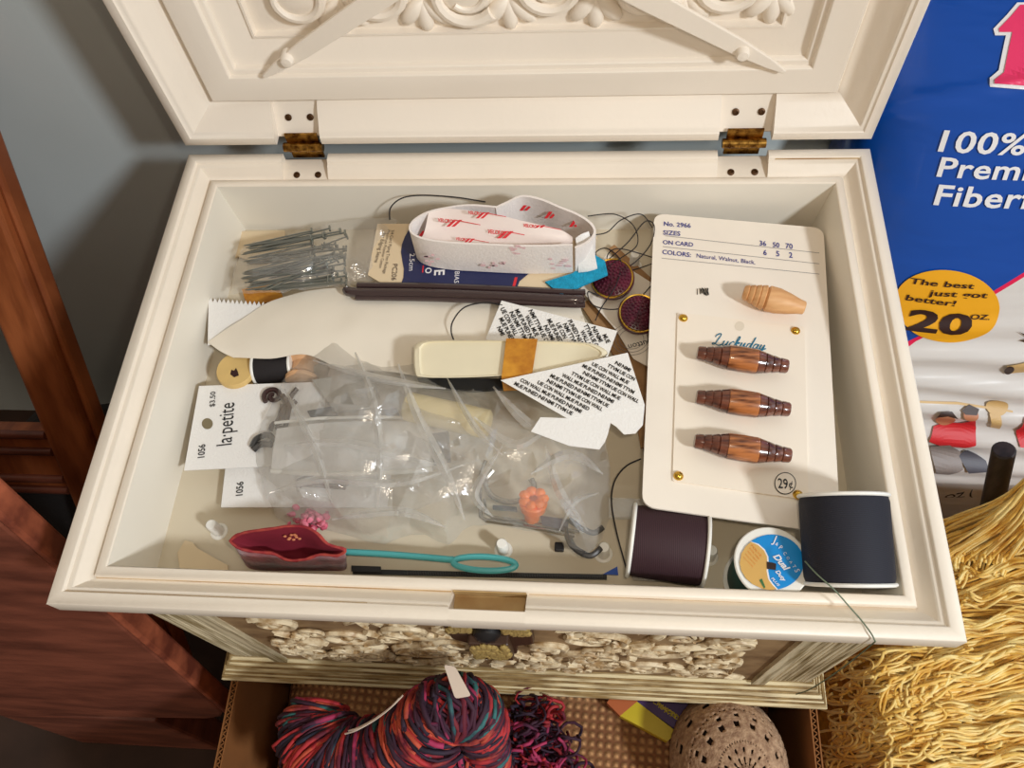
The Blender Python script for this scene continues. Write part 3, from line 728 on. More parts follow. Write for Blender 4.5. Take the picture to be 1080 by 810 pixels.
def printed(mb, mb2, quad, pl, rot, rowh, wlen):
    """rows of small bold words clipped to a quad given in pixels"""
    a = math.radians(rot); dx, dy = math.cos(a), math.sin(a); nx, ny = -dy, dx
    def inside(x, y, m=3.0):
        s = 0
        for i in range(4):
            x0, y0_ = quad[i]; x1, y1 = quad[(i+1) % 4]; L = math.hypot(x1-x0, y1-y0_)
            c_ = ((x1-x0)*(y-y0_)-(y1-y0_)*(x-x0))/L
            if c_ < m: return False
        return True
    cx = sum(p[0] for p in quad)/4; cy = sum(p[1] for p in quad)/4; k = 0
    words = ['CON', 'WALL', 'MUE', 'PUNED', 'NI', 'NMI', 'TTVM', 'UE']
    for r in range(-22, 23):
        x = -110 + (r % 3)*4
        while x < 110:
            wd = words[k % 8]; k += 1; L = len(wd)*wlen
            p0 = (cx+dx*x+nx*r*rowh, cy+dy*x+ny*r*rowh); p1 = (p0[0]+dx*L, p0[1]+dy*L)
            t0 = (p0[0]-nx*rowh*.6, p0[1]-ny*rowh*.6); t1 = (p1[0]-nx*rowh*.6, p1[1]-ny*rowh*.6)
            if inside(*p0, .4) and inside(*p1, .4) and inside(*t0, .4) and inside(*t1, .4):
                gx = [v[0] for v in glyphs(wd, 0., .03)[0]]; text(mb, wd, pl, p0, p1, 4.1/(.7*L/(max(gx)-min(gx))), bold=.03, lift=.0003)
            x += L+1.3
def cwquad(q_): return q_
for i, (quad, z, rot, lab_) in enumerate([([(529, 317), (651, 349), (641, 376), (512, 358)], .1768, 62, 'white sheet printed with black words, its far end behind the cream case'),
                                    ([(528, 401), (662, 372), (680, 427), (598, 441)], .1935, 28, 'white sheet printed with black words, folded in front of the cream case')]):
    pl = PZ(z)
    t = thing('printed_sheet', pl(*quad[0]), lab_, 'printed sheet', 'word-printed backing sheets')
    mb = MB(); mb.prism([pl(*p) for p in quad], (0, 0, -.0003)); mb.build('paper', M['fabric_white'], t, smooth=False)
    mb = MB(); printed(mb, None, quad, pl, rot, 6.3, 3.3); mb.build('black_print', M['inkblack'], t, smooth=False)
    if i:
        mb = MB(); sc_ = [(598, 441), (680, 427), (678, 448), (670, 457), (658, 458), (650, 450), (644, 446), (641, 458), (638, 466), (632, 474), (600, 470), (560, 455), (570, 440)]
        mb.prism([PZ(z-.0006)(*p) for p in sc_], (0, 0, -.0004)); mb.build('scalloped_edge', M['fabric_white'], t, smooth=False)
# serrated white ribbon
mb = MB(); PS = PZ(.1695)
top = []
for i in range(15):
    x = 220+i*4.6; top += [(x, 318.5+i*.35), (x+2.3, 314+i*.35)]
mb.prism([PS(*p) for p in top + [(286, 325), (282, 338), (255, 352), (219, 364)]], (0, 0, -.0006))
tag(mb.build('ribbon', M['fabric_white'], smooth=False), 'bright white ribbon end with pinked zigzag edge by the left wall', 'ribbon')

# cream plastic case with amber tape
t = thing('plastic_case', at(540, 380, .177), 'long narrow cream plastic case with amber tape round its middle', 'case')
PK = PZ(.190)
def caseoutline(s, z):
    pts = [(436, 366), (444, 360), (470, 358.5), (560, 359), (616, 361), (634, 366), (641, 373), (630, 379), (590, 388), (560, 394), (500, 398), (446, 398), (437, 392)]
    cx, cy = 538, 378
    return [at(cx+(x-cx)*s, cy+(y-cy)*s, z) for x, y in pts]
mb = MB(); prev = None
rings = [caseoutline(.985, .1762), caseoutline(1.0, .178), caseoutline(1.0, .1885), caseoutline(.985, .1905), caseoutline(.94, .1908), caseoutline(.92, .1896)]
n = len(rings[0])
rg = [smoothline(r+[r[0]], 52)[:-1] for r in rings]; n = 52
mb.add([p for r in rg for p in r], [(k*n+i, k*n+(i+1) % n, (k+1)*n+(i+1) % n, (k+1)*n+i) for k in range(len(rg)-1) for i in range(n)] + [tuple((len(rg)-1)*n+i for i in range(n)), tuple(range(n))[::-1]])
mb.build('case_body', M['casecream'], t, weld=True, ang=50)
mb = MB()
def bandpt(px, top): return None
a_, b_, c_, d_ = at(534, 357.5, .1912), at(567, 358, .1912), at(561, 396.5, .1912), at(529, 398, .1912)
mb.prism([a_, b_, c_, d_], (0, 0, .0006)); mb.prism([d_, c_, c_+V((0, -.0006, 0)), d_+V((0, -.0006, 0))], (0, 0, -.013)); mb.build('amber_tape', M['amber'], t, smooth=False)
# black strip between case and bag
mb = MB(); mb.prism([at(*p, .1795) for p in ((440, 399), (530, 399), (540, 409), (500, 412), (445, 408))], (0, 0, -.002)); tag(mb.build('elastic_strip', M['zip'], smooth=False), 'short dark elastic strip in front of the cream plastic case', 'strip')

# ------------------------------------------------------------------ package PC206
PP = PZ(.1745)
pk = thing('notions_package', PP(500, 280), 'flat cream and navy package lettered PC206 lying under the tape coil', 'package')
mb = MB(); mb.prism([PP(*p) for p in ((398, 236), (432, 236), (630, 250), (604, 307), (560, 305), (408, 302), (388, 290))], (0, 0, -.0015)); mb.build('cream_panel', M['pkcream'], pk, smooth=False)
mb = MB(); polyprint(mb, [(431, 243), (427, 250), (424, 258), (423, 266), (424.5, 276), (426, 284), (425.5, 293), (422.5, 301.5), (545, 304.5), (548, 297), (590, 262), (590, 246), (432, 238)], PP, .0003); mb.build('navy_panel', M['pknavy'], pk, smooth=False)
mb = MB(); polyprint(mb, [(540, 304.4), (543, 293), (546, 293), (543, 304.5)], PP, .0005); mb.build('red_stripe', M['red'], pk, smooth=False)
mb = MB(); polyprint(mb, [(446, 280.5), (447.3, 280.5), (446.5, 288), (445.2, 288)], PP, .0005); mb.build('red_bar', M['red'], pk, smooth=False)
mb = MB(); text(mb, 'PC206', PP, (414.5, 279), (413, 296), .95, lift=.0004)
for k, (a, b) in enumerate((((413, 243), (404, 289)), ((409, 243), (400, 283)), ((404, 246), (395, 277)))):
    text(mb, ['3/4 Cord Piping Trim Package', 'Pre-shrunk Polyester Cotton', 'for Edging Seams'][k], PP, a, b, 1.0, lift=.0004)
mb.build('brown_lettering', mat('print_brown_text', (70, 54, 50), .6), pk, smooth=False)
mb = MB(); text(mb, '2.5cm', PP, (432.5, 268), (431.5, 286), .8, lift=.0005); text(mb, 'O', PP, (449, 283), (448.6, 289), 1, bold=.02, lift=.0005); text(mb, 'E', PP, (458.5, 285.5), (458.2, 291), 1, bold=.02, lift=.0005)
text(mb, 'BIAS', PP, (480, 287), (479, 299), .9, lift=.0005)
mb.build('white_lettering', M['bagwhite'], pk, smooth=False)
mb = MB()
pa = [at(366, 305, .175), at(376, 308.5, .1755), at(450, 309.5, .1755), at(540, 313, .1755), at(600, 316, .1755), at(617, 316, .175)]
mb.tube(smoothline(pa, 30), [.0008, .0019]+[.0028]*27+[.0022, .0012], 10); mb.tube(smoothline([p+V((0, .0042, .0006)) for p in pa[1:]], 30), .0018, 8)
mb.tube(smoothline([p+V((0, -.0030, -.0006)) for p in pa[1:]], 30), .0016, 8)
mb.build('dark_piping', M['sleeve'], pk)

# ------------------------------------------------------------------ hook-and-loop tape coil
tc_ = thing('fastener_tape_coil', at(530, 260, .1755), 'loose coil of white hook and loop tape with red printed backing', 'tape')
zb0, hh = .1755, .0235
def wall(mb, plan, h, n=40, th=.0011, tilt=0):
    P = smoothline(plan, n)
    vs = []
    for i, p in enumerate(P):
        tg = (P[min(i+1, n)]-P[max(i-1, 0)]); nn = V((-tg.y, tg.x, 0)).normalized()*th
        hz = h(i/n) if callable(h) else h
        vs += [p, p+V((0, 0, hz)), p+nn+V((0, 0, hz)), p+nn]
    fs = []
    for i in range(n):
        a, b = i*4, i*4+4
        for k in range(4):
            k2 = (k+1) % 4; fs.append((a+k, b+k, b+k2, a+k2))
    fs += [(3, 2, 1, 0), (n*4, n*4+1, n*4+2, n*4+3)]
    mb.add(vs, fs)
mb = MB()
zt_ = zb0+hh
def tp(px, py): p = at(px, py, zt_); return V((p.x, p.y, zb0))
front = [tp(604, 257), tp(575, 258), tp(547, 258), tp(500, 256), tp(468, 254), tp(445, 250), tp(434, 243), tp(436, 234), tp(450, 225), tp(470, 220), tp(495, 217), tp(523, 219)]
wall(mb, front, hh, 60); mb.build('outer_loop', M['tape'], tc_, weld=True)
mb = MB()
wall(mb, [tp(523, 220), tp(537, 213), tp(551, 207), tp(570, 210), tp(590, 218), tp(608, 225), tp(622, 234), tp(626, 243), tp(618, 252), tp(606, 257)], lambda t: hh*(1-.1*t), 44, .0013); mb.build('back_loop', M['tape'], tc_, weld=True)
mb = MB()
sheet(mb, [A3([(452, 224, .199), (475, 220, .199), (520, 226, .200), (560, 235, .199), (590, 242, .197), (604, 250, .195)]),
           A3([(448, 243, .194), (475, 238, .195), (515, 243, .195), (560, 249, .195), (590, 253, .194), (604, 255, .192)]),
           A3([(444, 252, .189), (475, 256, .189), (515, 258, .189), (560, 260, .189), (590, 260, .189), (602, 260, .188)])], 30, 10, .0008); inn = mb.build('printed_backing', M['tapeback'], tc_)
mb = MB(); PT_ = Plane(at(515, 243, .1957), (at(515, 226, .2005)-at(515, 258, .1895)).cross(V((-1, 0, 0))))
def slash(mb, x, y, s=1.0):
    for k in (0, 1):
        o = k*6*s; polyprint(mb, [(x+o, y+7*s), (x+o+4*s, y+7*s), (x+o+13*s, y-1*s), (x+o+9*s, y-1*s)], PT_, .0014)
    text(mb, 'VELCRO', PT_, (x-10*s, y+1*s), (x+8*s, y+3*s), 1.2, bold=.03, lift=.0014)
    polyprint(mb, [(x+12*s, y-1*s), (x+40*s, y+4.5*s), (x+40*s, y+5.3*s), (x+12*s, y)], PT_, .0014)
for x, y, s in ((471, 232.5, .9), (524, 244.5, .95), (502, 224.5, .8), (560, 238, .8), (488, 252, .7)): slash(mb, x, y, s)
mb.build('red_print', M['red'], inn, smooth=False)
mb = MB()
for x, y in ((548, 212), (574, 220), (520, 224), (508, 221), (451, 230), (441, 240), (600, 229)):
    pl = Plane(tp(x, y)+V((0, -.0004, 0)), (0, -1, .3)); mb = MB()
    polyprint(mb, [(x, y+9), (x+3.5, y+9), (x+9, y+2), (x+5, y+2)], pl, .0012); polyprint(mb, [(x+5, y+9), (x+8, y+9), (x+14, y+3), (x+10.5, y+3)], pl, .0012)
    mb.build('red_print', M['red'], inn, smooth=False)
mb = MB()
PF = Plane(tp(527, 258)+V((0, -.0004, 0)), (0, -1, 0))
rng = random.Random(8)
for x, y, w_ in ((459, 272, 20), (520, 276, 26), (548, 262, 18), (590, 276, 20)):
    mb = MB()
    for k in range(8): 
        xx = x+rng.uniform(-w_/2, w_/2); yy_ = y+rng.uniform(-6, 6)
        polyprint(mb, ell(xx, yy_, rng.uniform(1.5, 4), rng.uniform(.7, 1.4), 8), PF, .0010)
    mb.build('faded_print', M['redfaint'], tc_, smooth=False)
mb = MB()
sheet(mb, [A3([(607, 251, .196), (613, 247, .198), (621, 244, .198)]), A3([(609, 268, .188), (618, 264, .189), (626, 262, .190)]), A3([(610, 286, .178), (620, 285, .179), (630, 282, .1800)])], 8, 12, .0012); mb.build('tape_end', M['fabric_white'], tc_)
# turquoise felt
mb = MB(); mb.prism([at(*p, .1768) for p in ((575, 297), (604, 288), (626, 268), (638, 275), (641, 289), (618, 299), (592, 311))], (0, 0, -.0014)); tag(mb.build('felt_scrap', M['felt'], smooth=False), 'turquoise felt scrap sticking out under the white tape coil', 'felt')

# ------------------------------------------------------------------ buttons and their cards
PBt = PZ(.1625)
bc = thing('button_card', PBt(670, 330), 'white button card lying under the two maroon buttons', 'card')
mb = MB(); mb.prism([PBt(*p) for p in ((612, 305), (640, 268), (690, 300), (690, 390), (668, 378), (650, 348))], (0, 0, -.0008)); mb.build('card_sheet', M['card'], bc, smooth=False)
mb = MB()
for cx, cy in ((666, 358), (648, 296)):
    for r in (13, 17, 21): 
        w_ = [PBt(cx+r*math.cos(a*PI/14), cy+r*.8*math.sin(a*PI/14))+V((0, 0, .0003)) for a in range(28)]; mb.tube(w_, .00012, 4, closed=True)
mb.build('printed_rings', M['inkgrey'], bc)
mb = MB(); text(mb, 'button', PBt, (686, 358), (662, 364), 1.0, lift=.0004); mb.build('upside_down_lettering', M['inkblack'], bc, smooth=False)
mb = MB(); mb.prism([at(*p, .158) for p in ((612, 320), (622, 316), (690, 392), (690, 470), (676, 472), (664, 400))], (0, 0, -.0016)); mb.prism([at(*p, .1585) for p in ((642, 262), (648, 258), (690, 296), (690, 304))], (0, 0, -.0016))
tag(mb.build('cardboard_scrap', M['tan'], smooth=False), 'tan cardboard scrap under the left edge of the toggle card', 'cardboard')
def button(px, py, rx, tilt, lab_):
    c = at(px, py, .1695); t = thing('maroon_button', c, lab_, 'button', 'maroon buttons with gold rings')
    ax = (V((tilt[0], tilt[1], 1))).normalized(); R_ = rx
    mb = MB(); mb.lathe([(.62*R_, -.0055), (.86*R_, -.0050), (.97*R_, -.0025), (R_, 0), (.98*R_, .0006), (.93*R_, .0008)], c, ax, 40); mb.build('button_base', M['maroon'], t)
    mb = MB(); mb.lathe([(.93*R_, .0002), (.965*R_, .0009), (.94*R_, .0015), (.885*R_, .0013), (.88*R_, .0004)], c, ax, 40); mb.build('gold_ring', M['gold'], t)
    mb = MB(); mb.lathe([(.88*R_, .0002), (.86*R_, .0014), (.6*R_, .0024), (.3*R_, .0029), (.0001, .0030)], c, ax, 40)
    u = ax.orthogonal().normalized(); w_ = ax.cross(u)
    for k, rr in enumerate((.16, .32, .48, .63, .77)):
        m = 5+6*k
        for i in range(m):
            a = 2*PI*i/m+k*.4; h_ = .0030-.0026*rr**2
            mb.blob(c+ax*(h_+.0002)+(u*math.cos(a)+w_*math.sin(a))*rr*R_, (.00085, .00085, .0008), 6)
    mb.build('beaded_top', M['maroon'], t)
button(646, 294, .0118, (-.15, -.28), 'maroon beaded button with gold ring beside the turquoise felt')
button(674, 331, .0112, (.10, -.22), 'maroon beaded button with gold ring tucked under the toggle card edge')
# black thread tangle
mb = MB(); rng = random.Random(21)
mb.tube(smoothline(A3([(411, 232, .178), (412, 219, .182), (424, 209, .186), (445, 206, .187), (480, 208, .187), (512, 213, .186)]), 40), .0004, 5)
mb.build
tg_ = [A3([(620, 228, .190), (648, 226, .186), (668, 238, .182), (672, 258, .178), (655, 272, .175), (640, 282, .173)]),
       A3([(640, 275, .172), (662, 256, .180), (680, 234, .178), (690, 238, .178), (686, 258, .174), (668, 278, .170), (650, 284, .170), (640, 272, .170), (652, 262, .174), (690, 272, .170)]),
       A3([(688, 278, .168), (665, 285, .168), (640, 284, .172), (628, 268, .174), (640, 262, .178), (655, 276, .174), (650, 300, .173), (634, 325, .172), (628, 338, .180)]),
       A3([(632, 312, .170), (620, 308, .173), (626, 322, .173), (650, 326, .168), (672, 316, .168), (688, 300, .168)]),
       A3([(622, 248, .190), (640, 245, .184), (655, 232, .182), (676, 226, .178), (688, 240, .174)]),
       A3([(480, 362, .1772), (476, 350, .178), (478, 338, .179), (490, 324, .178), (512, 319, .177), (530, 322, .1765)]),
       A3([(676, 484, .174), (660, 492, .170), (648, 508, .166), (645, 530, .166), (650, 560, .164), (658, 590, .163), (662, 604, .162)])]
mb2 = MB()
for k, p in enumerate(tg_):
    (mb if k == 5 else mb2 if k < 5 else mb2)
thr = MB(); thr.v, thr.f, thr.mi = mb.v, mb.f, mb.mi
tag(thr.build('thread', M['thread_black']), 'black thread looping up the back wall left of the tape coil', 'thread')
mb2 = MB()
for p in tg_[:5]: mb2.tube(smoothline(p, 50), .00032, 5)
tag(mb2.build('thread_tangle', M['thread_black']), 'tangled black thread around the maroon buttons', 'thread')
mb2 = MB(); mb2.tube(smoothline(tg_[5], 30), .0004, 5); tag(mb2.build('thread', M['thread_black']), 'short curved black thread lying on the white sheet', 'thread')
mb2 = MB(); mb2.tube(smoothline(tg_[6], 40), .0004, 5); tag(mb2.build('thread', M['thread_black']), 'dark thread curving from under the card to the brown spool', 'thread')

# ------------------------------------------------------------------ pins in a bag
pb = [(243, 310), (252, 268), (268, 256), (340, 238), (398, 229), (417, 232), (416, 246), (402, 262), (398, 285), (384, 300), (340, 304), (280, 309)]
rng = random.Random(5)
for i in range(56):
    hx = rng.uniform(326, 366); hy = rng.uniform(240, 298); k = (hy-243)/53
    ang = rng.gauss(-.16, .06) if rng.random() > .12 else rng.uniform(-.55, -.35)
    L = 88+rng.uniform(-8, 8)
    tx, ty = hx-L*math.cos(ang), hy-L*math.sin(ang)
    if tx < 254: tx = 254+rng.uniform(0, 10)
    ty = min(max(ty, 259), 306)
    z0, z1 = .1735+rng.uniform(0, .0055), .1735+rng.uniform(0, .0055)
    a, b = at(hx, hy, z0), at(tx, ty, z1); d = (b-a).normalized()
    mb = MB(); mb.tube([a, a+(b-a)*.95, b], [.0005, .0005, .00012], 5); s_ = V((-d.y, d.x, 0)).normalized()*.0019
    mb.tube([a-s_, a+s_], .0006, 6); p_ = mb.build('t_pin', M['steel'])
    tag(p_, 'silver steel T-pin in the clear bag at the back left', 'pin', 'steel T-pins in the clear bag')
def crumple(p, s, o):
    d = noise.voronoi(V((p.x*s+o, p.y*s-o, o*.37)))[0]; return min(d[1]-d[0], .5)
def film(name, poly, c, z0, ztop, amp, N, folds, o, m='clear'):
    """crumpled film: random folded facets over a dome, outline given in pixels"""
    from mathutils.geometry import delaunay_2d_cdt
    r_ = random.Random(o); loop = smoothline([V((x, y, 0)) for x, y in poly]+[V((*poly[0], 0))], 72)[:-1]
    P2 = [V((p.x+r_.uniform(-1.5, 1.5), p.y+r_.uniform(-1.5, 1.5))) for p in loop]; hj = [r_.uniform(-.35, .35) for _ in P2]
    nb = len(P2)
    def inside(x, y):
        k = False
        for i in range(nb):
            a, b = P2[i], P2[i-1]
            if (a.y > y) != (b.y > y) and x < (b.x-a.x)*(y-a.y)/(b.y-a.y)+a.x: k = not k
        return k
    xs = [p[0] for p in poly]; ys = [p[1] for p in poly]; md = 4.5
    def put(x, y, h):
        if inside(x, y) and all((q.x-x)**2+(q.y-y)**2 > md*md for q in P2): P2.append(V((x, y))); hj.append(h)
    for _ in range(folds):
        x, y = r_.uniform(min(xs), max(xs)), r_.uniform(min(ys), max(ys)); a = r_.uniform(0, PI); L = r_.uniform(40, 130); up = r_.uniform(.5, 1.1)
        n = int(L/7)
        for k in range(n+1):
            t = k/n-.5; bend = 10*t*t*r_.choice((-1, 1))
            put(x+math.cos(a)*L*t-math.sin(a)*bend, y+math.sin(a)*L*t+math.cos(a)*bend, up*(1-abs(t)))
    for _ in range(N): put(r_.uniform(min(xs), max(xs)), r_.uniform(min(ys), max(ys)), r_.uniform(-1, .35))
    V2, _, T, *_ = delaunay_2d_cdt(P2, [(i, (i+1) % nb) for i in range(nb)], [], 1, 1e-4)
    vs = []
    for i, p in enumerate(V2):
        dmin = min(math.hypot(p.x-q.x, p.y-q.y) for q in P2[:nb]); e = min(1, dmin/55)
        z = z0+(ztop-z0)*(1-(1-e)**2)+ amp*(hj[i] if i < len(hj) else 0)*(.35+.65*e)
        vs.append(at(p.x, p.y, max(z, z0-.0005)))
    mb = MB(); mb.add(vs, [tuple(t) for t in T])
    o_ = mb.build(name, M[m], None, smooth=True, ang=34, weld=True)
    return o_
f = film('clear_bag', pb, (330, 272), .1722, .1830, .0022, 160, 10, 3, 'clear2'); tag(f, 'small clear plastic bag of steel T-pins in the back left corner', 'bag')
mb = MB(); mb.prism([at(*p, .1575) for p in ((250, 244), (300, 243), (302, 262), (270, 276), (250, 270), (244, 276))], (0, 0, -.001)); tag(mb.build('paper_scrap', M['paperbeige'], smooth=False), 'beige paper scrap in the back left corner behind the pin bag', 'paper')
mb = MB(); mb.prism([at(*p, .160) for p in ((255, 305), (292, 300), (300, 316), (260, 322))], (0, 0, -.003)); tag(mb.build('ribbon', M['amber'], smooth=False), 'amber ribbon scrap between pin bag and white ribbon', 'ribbon')

# ------------------------------------------------------------------ left side spools and cards
c = at(248, 389, .169)
t = thing('wooden_spool', c, 'cream round wooden spool end with dark hole by the left wall', 'spool')
mb = MB(); mb.lathe([(.0098, 0), (.0104, .001), (.0104, .003), (.007, .005), (.007, .009), (.0104, .011), (.0104, .0130), (.0098, .0142), (.002, .0142)], (c.x, c.y, FZ), (0, 0, 1), 36); mb.build('spool_body', M['bead'], t)
mb = MB(); PH = PZ(FZ+.0143); polyprint(mb, [(244, 390), (247, 391), (249, 388), (251, 392), (252, 396), (247, 398), (243, 395)], PH, .0001); mb.build('spindle_hole', mat('spool_hole', (50, 22, 20), .9), t, smooth=False)
zc = FZ+.0085
spool('thread_spool', 'small black thread spool between the cream and peach wooden spools', at(269, 390, zc), at(310, 386, zc), .0080, .0086, M['thread_black'], M['white'], .0014)
t = thing('wooden_spool', at(325, 384, .165), 'peach wooden spool half covered by the clear bag', 'spool')
a, b = at(312, 388, FZ+.0095), at(336, 380, FZ+.0095); L_ = (b-a).length
mb = MB(); a2 = at(322, 368, FZ+.0085); b2 = at(318, 402, FZ+.0085); mb.lathe([(.0084, 0), (.0086, .002), (.006, .0045), (.0055, .0105), (.0086, .0135), (.0084, .0155)], b2, (a2-b2), 28); mb.build('spool_body', M['peach'], t)
def frog(mb, pl, pts, r=.0011):
    for p in pts: mb.tube(smoothline([pl(*q)+V((0, 0, r)) for q in p], 40), r, 6)
def petite(z, quad, lab_, full):
    pl = PZ(z); t = thing('closure_card', pl(*quad[0]), lab_, 'card', 'frog closure cards')
    mb = MB(); mb.prism([pl(*p) for p in quad], (0, 0, -.0007)); mb.build('card_sheet', M['fabric_white'], t, smooth=False)
    mb = MB()
    if full:
        text(mb, '$3.50', pl, (226.5, 429), (227.5, 413), .95, bold=.01, lift=.0003); text(mb, 'la·petite', pl, (244.5, 469), (247.5, 424.5), 1.5, lift=.0003)
        text(mb, '1056', pl, (215.8, 482.5), (216.8, 468.5), 1.2, bold=.015, lift=.0003)
    else:
        text(mb, '1056', pl, (256, 522.5), (257, 508), 1.2, bold=.015, lift=.0003)
    mb.build('black_lettering', M['inkblack'], t, smooth=False)
    if full:
        mb = MB(); polyprint(mb, ell(218.8, 447, 5.8, 5.8), pl, .0002); mb.build('hang_hole', mat('hole_olive', (128, 116, 88), .7), t, smooth=False)
    return t, pl
c2, pl2 = petite(.1605, [(238, 490), (414, 489), (408, 535), (233, 535)], 'lower white closure card marked 1056 sticking out under the first card', False)
mb = MB(); frog(mb, pl2, [[(318, 508), (330, 505), (350, 508), (368, 511)], [(318, 512), (340, 513), (365, 515)], [(318, 507), (316, 511), (319, 514)]], .0016); mb.build('frog_closure', M['frog'], c2)
c1, pl1 = petite(.1660, [(210, 407), (345, 402.5), (336, 489), (194, 496)], 'upper white closure card lettered $3.50 beside the left wall', True)
mb = MB()
sp = [(289+ (10.5-.62*k)*math.cos(k*.62+2.4), 419+(9-.53*k)*math.sin(k*.62+2.4)) for k in range(15)]
frog(mb, pl1, [sp, [(299, 418), (304, 424), (310, 416), (314, 411)], [(300, 424), (306, 430), (313, 424)], [(303, 424), (300, 436), (297, 446), (289, 448), (286, 455)], [(307, 426), (304, 440), (301, 452), (292, 452)], [(299, 428), (296, 440), (293, 446)]], .0013)
mb.build('frog_closure', M['frog'], c1)
mb = MB(); frog(mb, pl1, [[(267, 473), (272, 464), (284, 460), (290, 466)], [(268, 476), (276, 470), (288, 470)]], .0016); mb.build('frog_tail', M['charcoal'], c1)

# ------------------------------------------------------------------ contents of the large clear bag
t = thing('sealed_packet', at(370, 465, .172), 'flat white sealed packet inside the large clear bag', 'packet')
mb = MB(); sheet(mb, [A3([(292, 452, .1735), (340, 446, .176), (400, 444, .176), (452, 446, .1735)]), A3([(288, 474, .175), (340, 470, .179), (400, 468, .179), (454, 470, .175)]), A3([(286, 497, .1720), (340, 499, .1725), (400, 498, .1725), (456, 495, .1720)])], 20, 10, .0025); mb.build('packet_body', M['packwhite'], t)
mb = MB(); mb.tube(smoothline(A3([(286, 497, .172), (340, 500, .1728), (400, 499, .1728), (456, 495, .172)]), 20), .0012, 8); mb.tube(smoothline(A3([(290, 446, .174), (340, 441, .176), (400, 440, .176), (452, 441, .174)]), 20), .0008, 8); mb.build('seal_ridge', M['white'], t)
for pts, lab_ in ((((326, 437), (352, 432), (358, 440), (330, 444)), 'small charcoal clip at left inside the large clear bag'), (((402, 436), (420, 434), (422, 440), (404, 442)), 'small charcoal clip near the middle inside the large clear bag'), (((452, 462), (474, 458), (476, 488), (458, 492)), 'charcoal bobbin piece right of the white packet in the clear bag')):
    mb = MB(); mb.prism([at(*p, .171) for p in pts], (0, 0, .0045)); tag(mb.build('plastic_clip', M['charcoal'], smooth=False, mods=[('bevel', .0006)]), lab_, 'clip')
mb = MB(); mb.prism([at(*p, .1685) for p in ((330, 402), (395, 392), (400, 430), (355, 436))], (0, 0, .0015)); tag(mb.build('card_scrap', M['packgrey'], smooth=False), 'grey card seen through the upper part of the clear bag', 'card')
a, b = at(428, 428, .178), at(516, 448, .178); d = (b-a)
mb = MB(); mb.lathe([(.006, 0), (.0072, .001), (.0074, d.length*.5), (.0072, d.length-.001), (.006, d.length), (.002, d.length)], a, d, 30); tag(mb.build('tape_roll', M['yellowroll']), 'pale yellow roll lying inside the large clear bag', 'roll')
mb = MB(); P_ = A3([(512, 486, .168), (507, 500, .168), (506, 530, .168), (507, 545, .168), (513, 549, .168), (550, 554, .168), (606, 565, .168)])
mb.tube(P_, .0011, 8); mb.tube([p+V((.0022, .0018, 0)) for p in P_[2:]], .0008, 8)
tag(mb.build('wire_frame', M['chrome']), 'bent square chrome wire frame inside the clear bag', 'wire')
mb = MB(); mb.tube(smoothline(A3([(520, 496, .176), (512, 508, .175), (518, 522, .174), (534, 529, .174), (552, 526, .175), (563, 514, .176), (560, 505, .177)]), 40), .0014, 8); tag(mb.build('metal_ring', M['chrome']), 'curved chrome ring beside the orange plug in the clear bag', 'ring')
c = at(561, 548, .167); t = thing('orange_plug', c, 'bright orange plastic plug inside the clear bag', 'plug')
d = at(563, 524, .180)-c
mb = MB(); mb.lathe([(.0032, 0), (.0036, .001), (.0036, d.length*.45), (.0060, d.length*.5), (.0066, d.length*.75), (.0060, d.length*.8)], c, d, 20); mb.build('plug_stem', M['orange'], t)
mb = MB(); rng = random.Random(6)
for k in range(7): 
    a_ = k*.9; mb.blob(c+d*.9+V((.0045*math.cos(a_), .0035*math.sin(a_), .001)), (.0028, .0024, .002), 8)
mb.build('lobed_head', M['orange'], t)
mb = MB()
for k, p in enumerate([[(598, 560), (606, 578), (622, 586), (634, 578)], [(596, 556), (602, 574), (616, 584)], [(600, 548), (612, 556), (626, 562), (636, 556)]]): mb.tube(smoothline(A3([(x, y, .166+.002*k) for x, y in p]), 20), .0014, 8)
tag(mb.build('presser_foot', M['charcoal']), 'dark bent metal presser foot at right end of the clear bag', 'presser foot')
mb = MB(); mb.prism([at(*p, .166) for p in ((520, 534), (545, 536), (546, 540), (520, 538))], (0, 0, .002)); mb.prism([at(*p, .166) for p in ((570, 546), (600, 550), (598, 562), (572, 556))], (0, 0, .003)); tag(mb.build('bobbin_case', M['pslate'], smooth=False), 'grey metal bobbin case right of the orange plug', 'bobbin case')
mb = MB(); mb.prism([at(*p, .160) for p in ((642, 528), (700, 530), (700, 548), (642, 548))], (0, 0, .004)); tag(mb.build('clear_box', M['clear'], smooth=False), 'small clear plastic box behind the dark brown spool', 'box')
mb = MB(); c = at(590, 578, FZ); mb.box((c.x-.0022, c.y-.0022, FZ), (c.x+.0022, c.y+.0022, FZ+.003)); tag(mb.build('black_bead', M['black'], mods=[('bevel', .0006)], smooth=False), 'tiny black bead on the tray floor below the clear bag', 'bead')
BIG = [(316, 374), (332, 358), (350, 351), (372, 362), (398, 376), (436, 378), (470, 392), (525, 406), (580, 424), (628, 446), (640, 470), (644, 520), (640, 556), (626, 580), (606, 584), (585, 566), (540, 556), (505, 553), (488, 560), (470, 574), (440, 562), (405, 574), (372, 566), (330, 556), (296, 548), (280, 520), (270, 478), (278, 444), (296, 408)]
f = film('clear_bag', BIG, (455, 470), .1660, .1925, .0050, 300, 60, 1, 'clear'); tag(f, 'large crumpled clear plastic bag in the middle of the box', 'bag')
f2 = film('inner_fold', [(276, 500), (330, 440), (360, 372), (420, 386), (500, 420), (520, 470), (480, 520), (400, 545), (330, 540)], (400, 460), .1665, .1865, .0040, 260, 34, 5, 'clear')
f2.parent = f
mb = MB(); rng = random.Random(40)
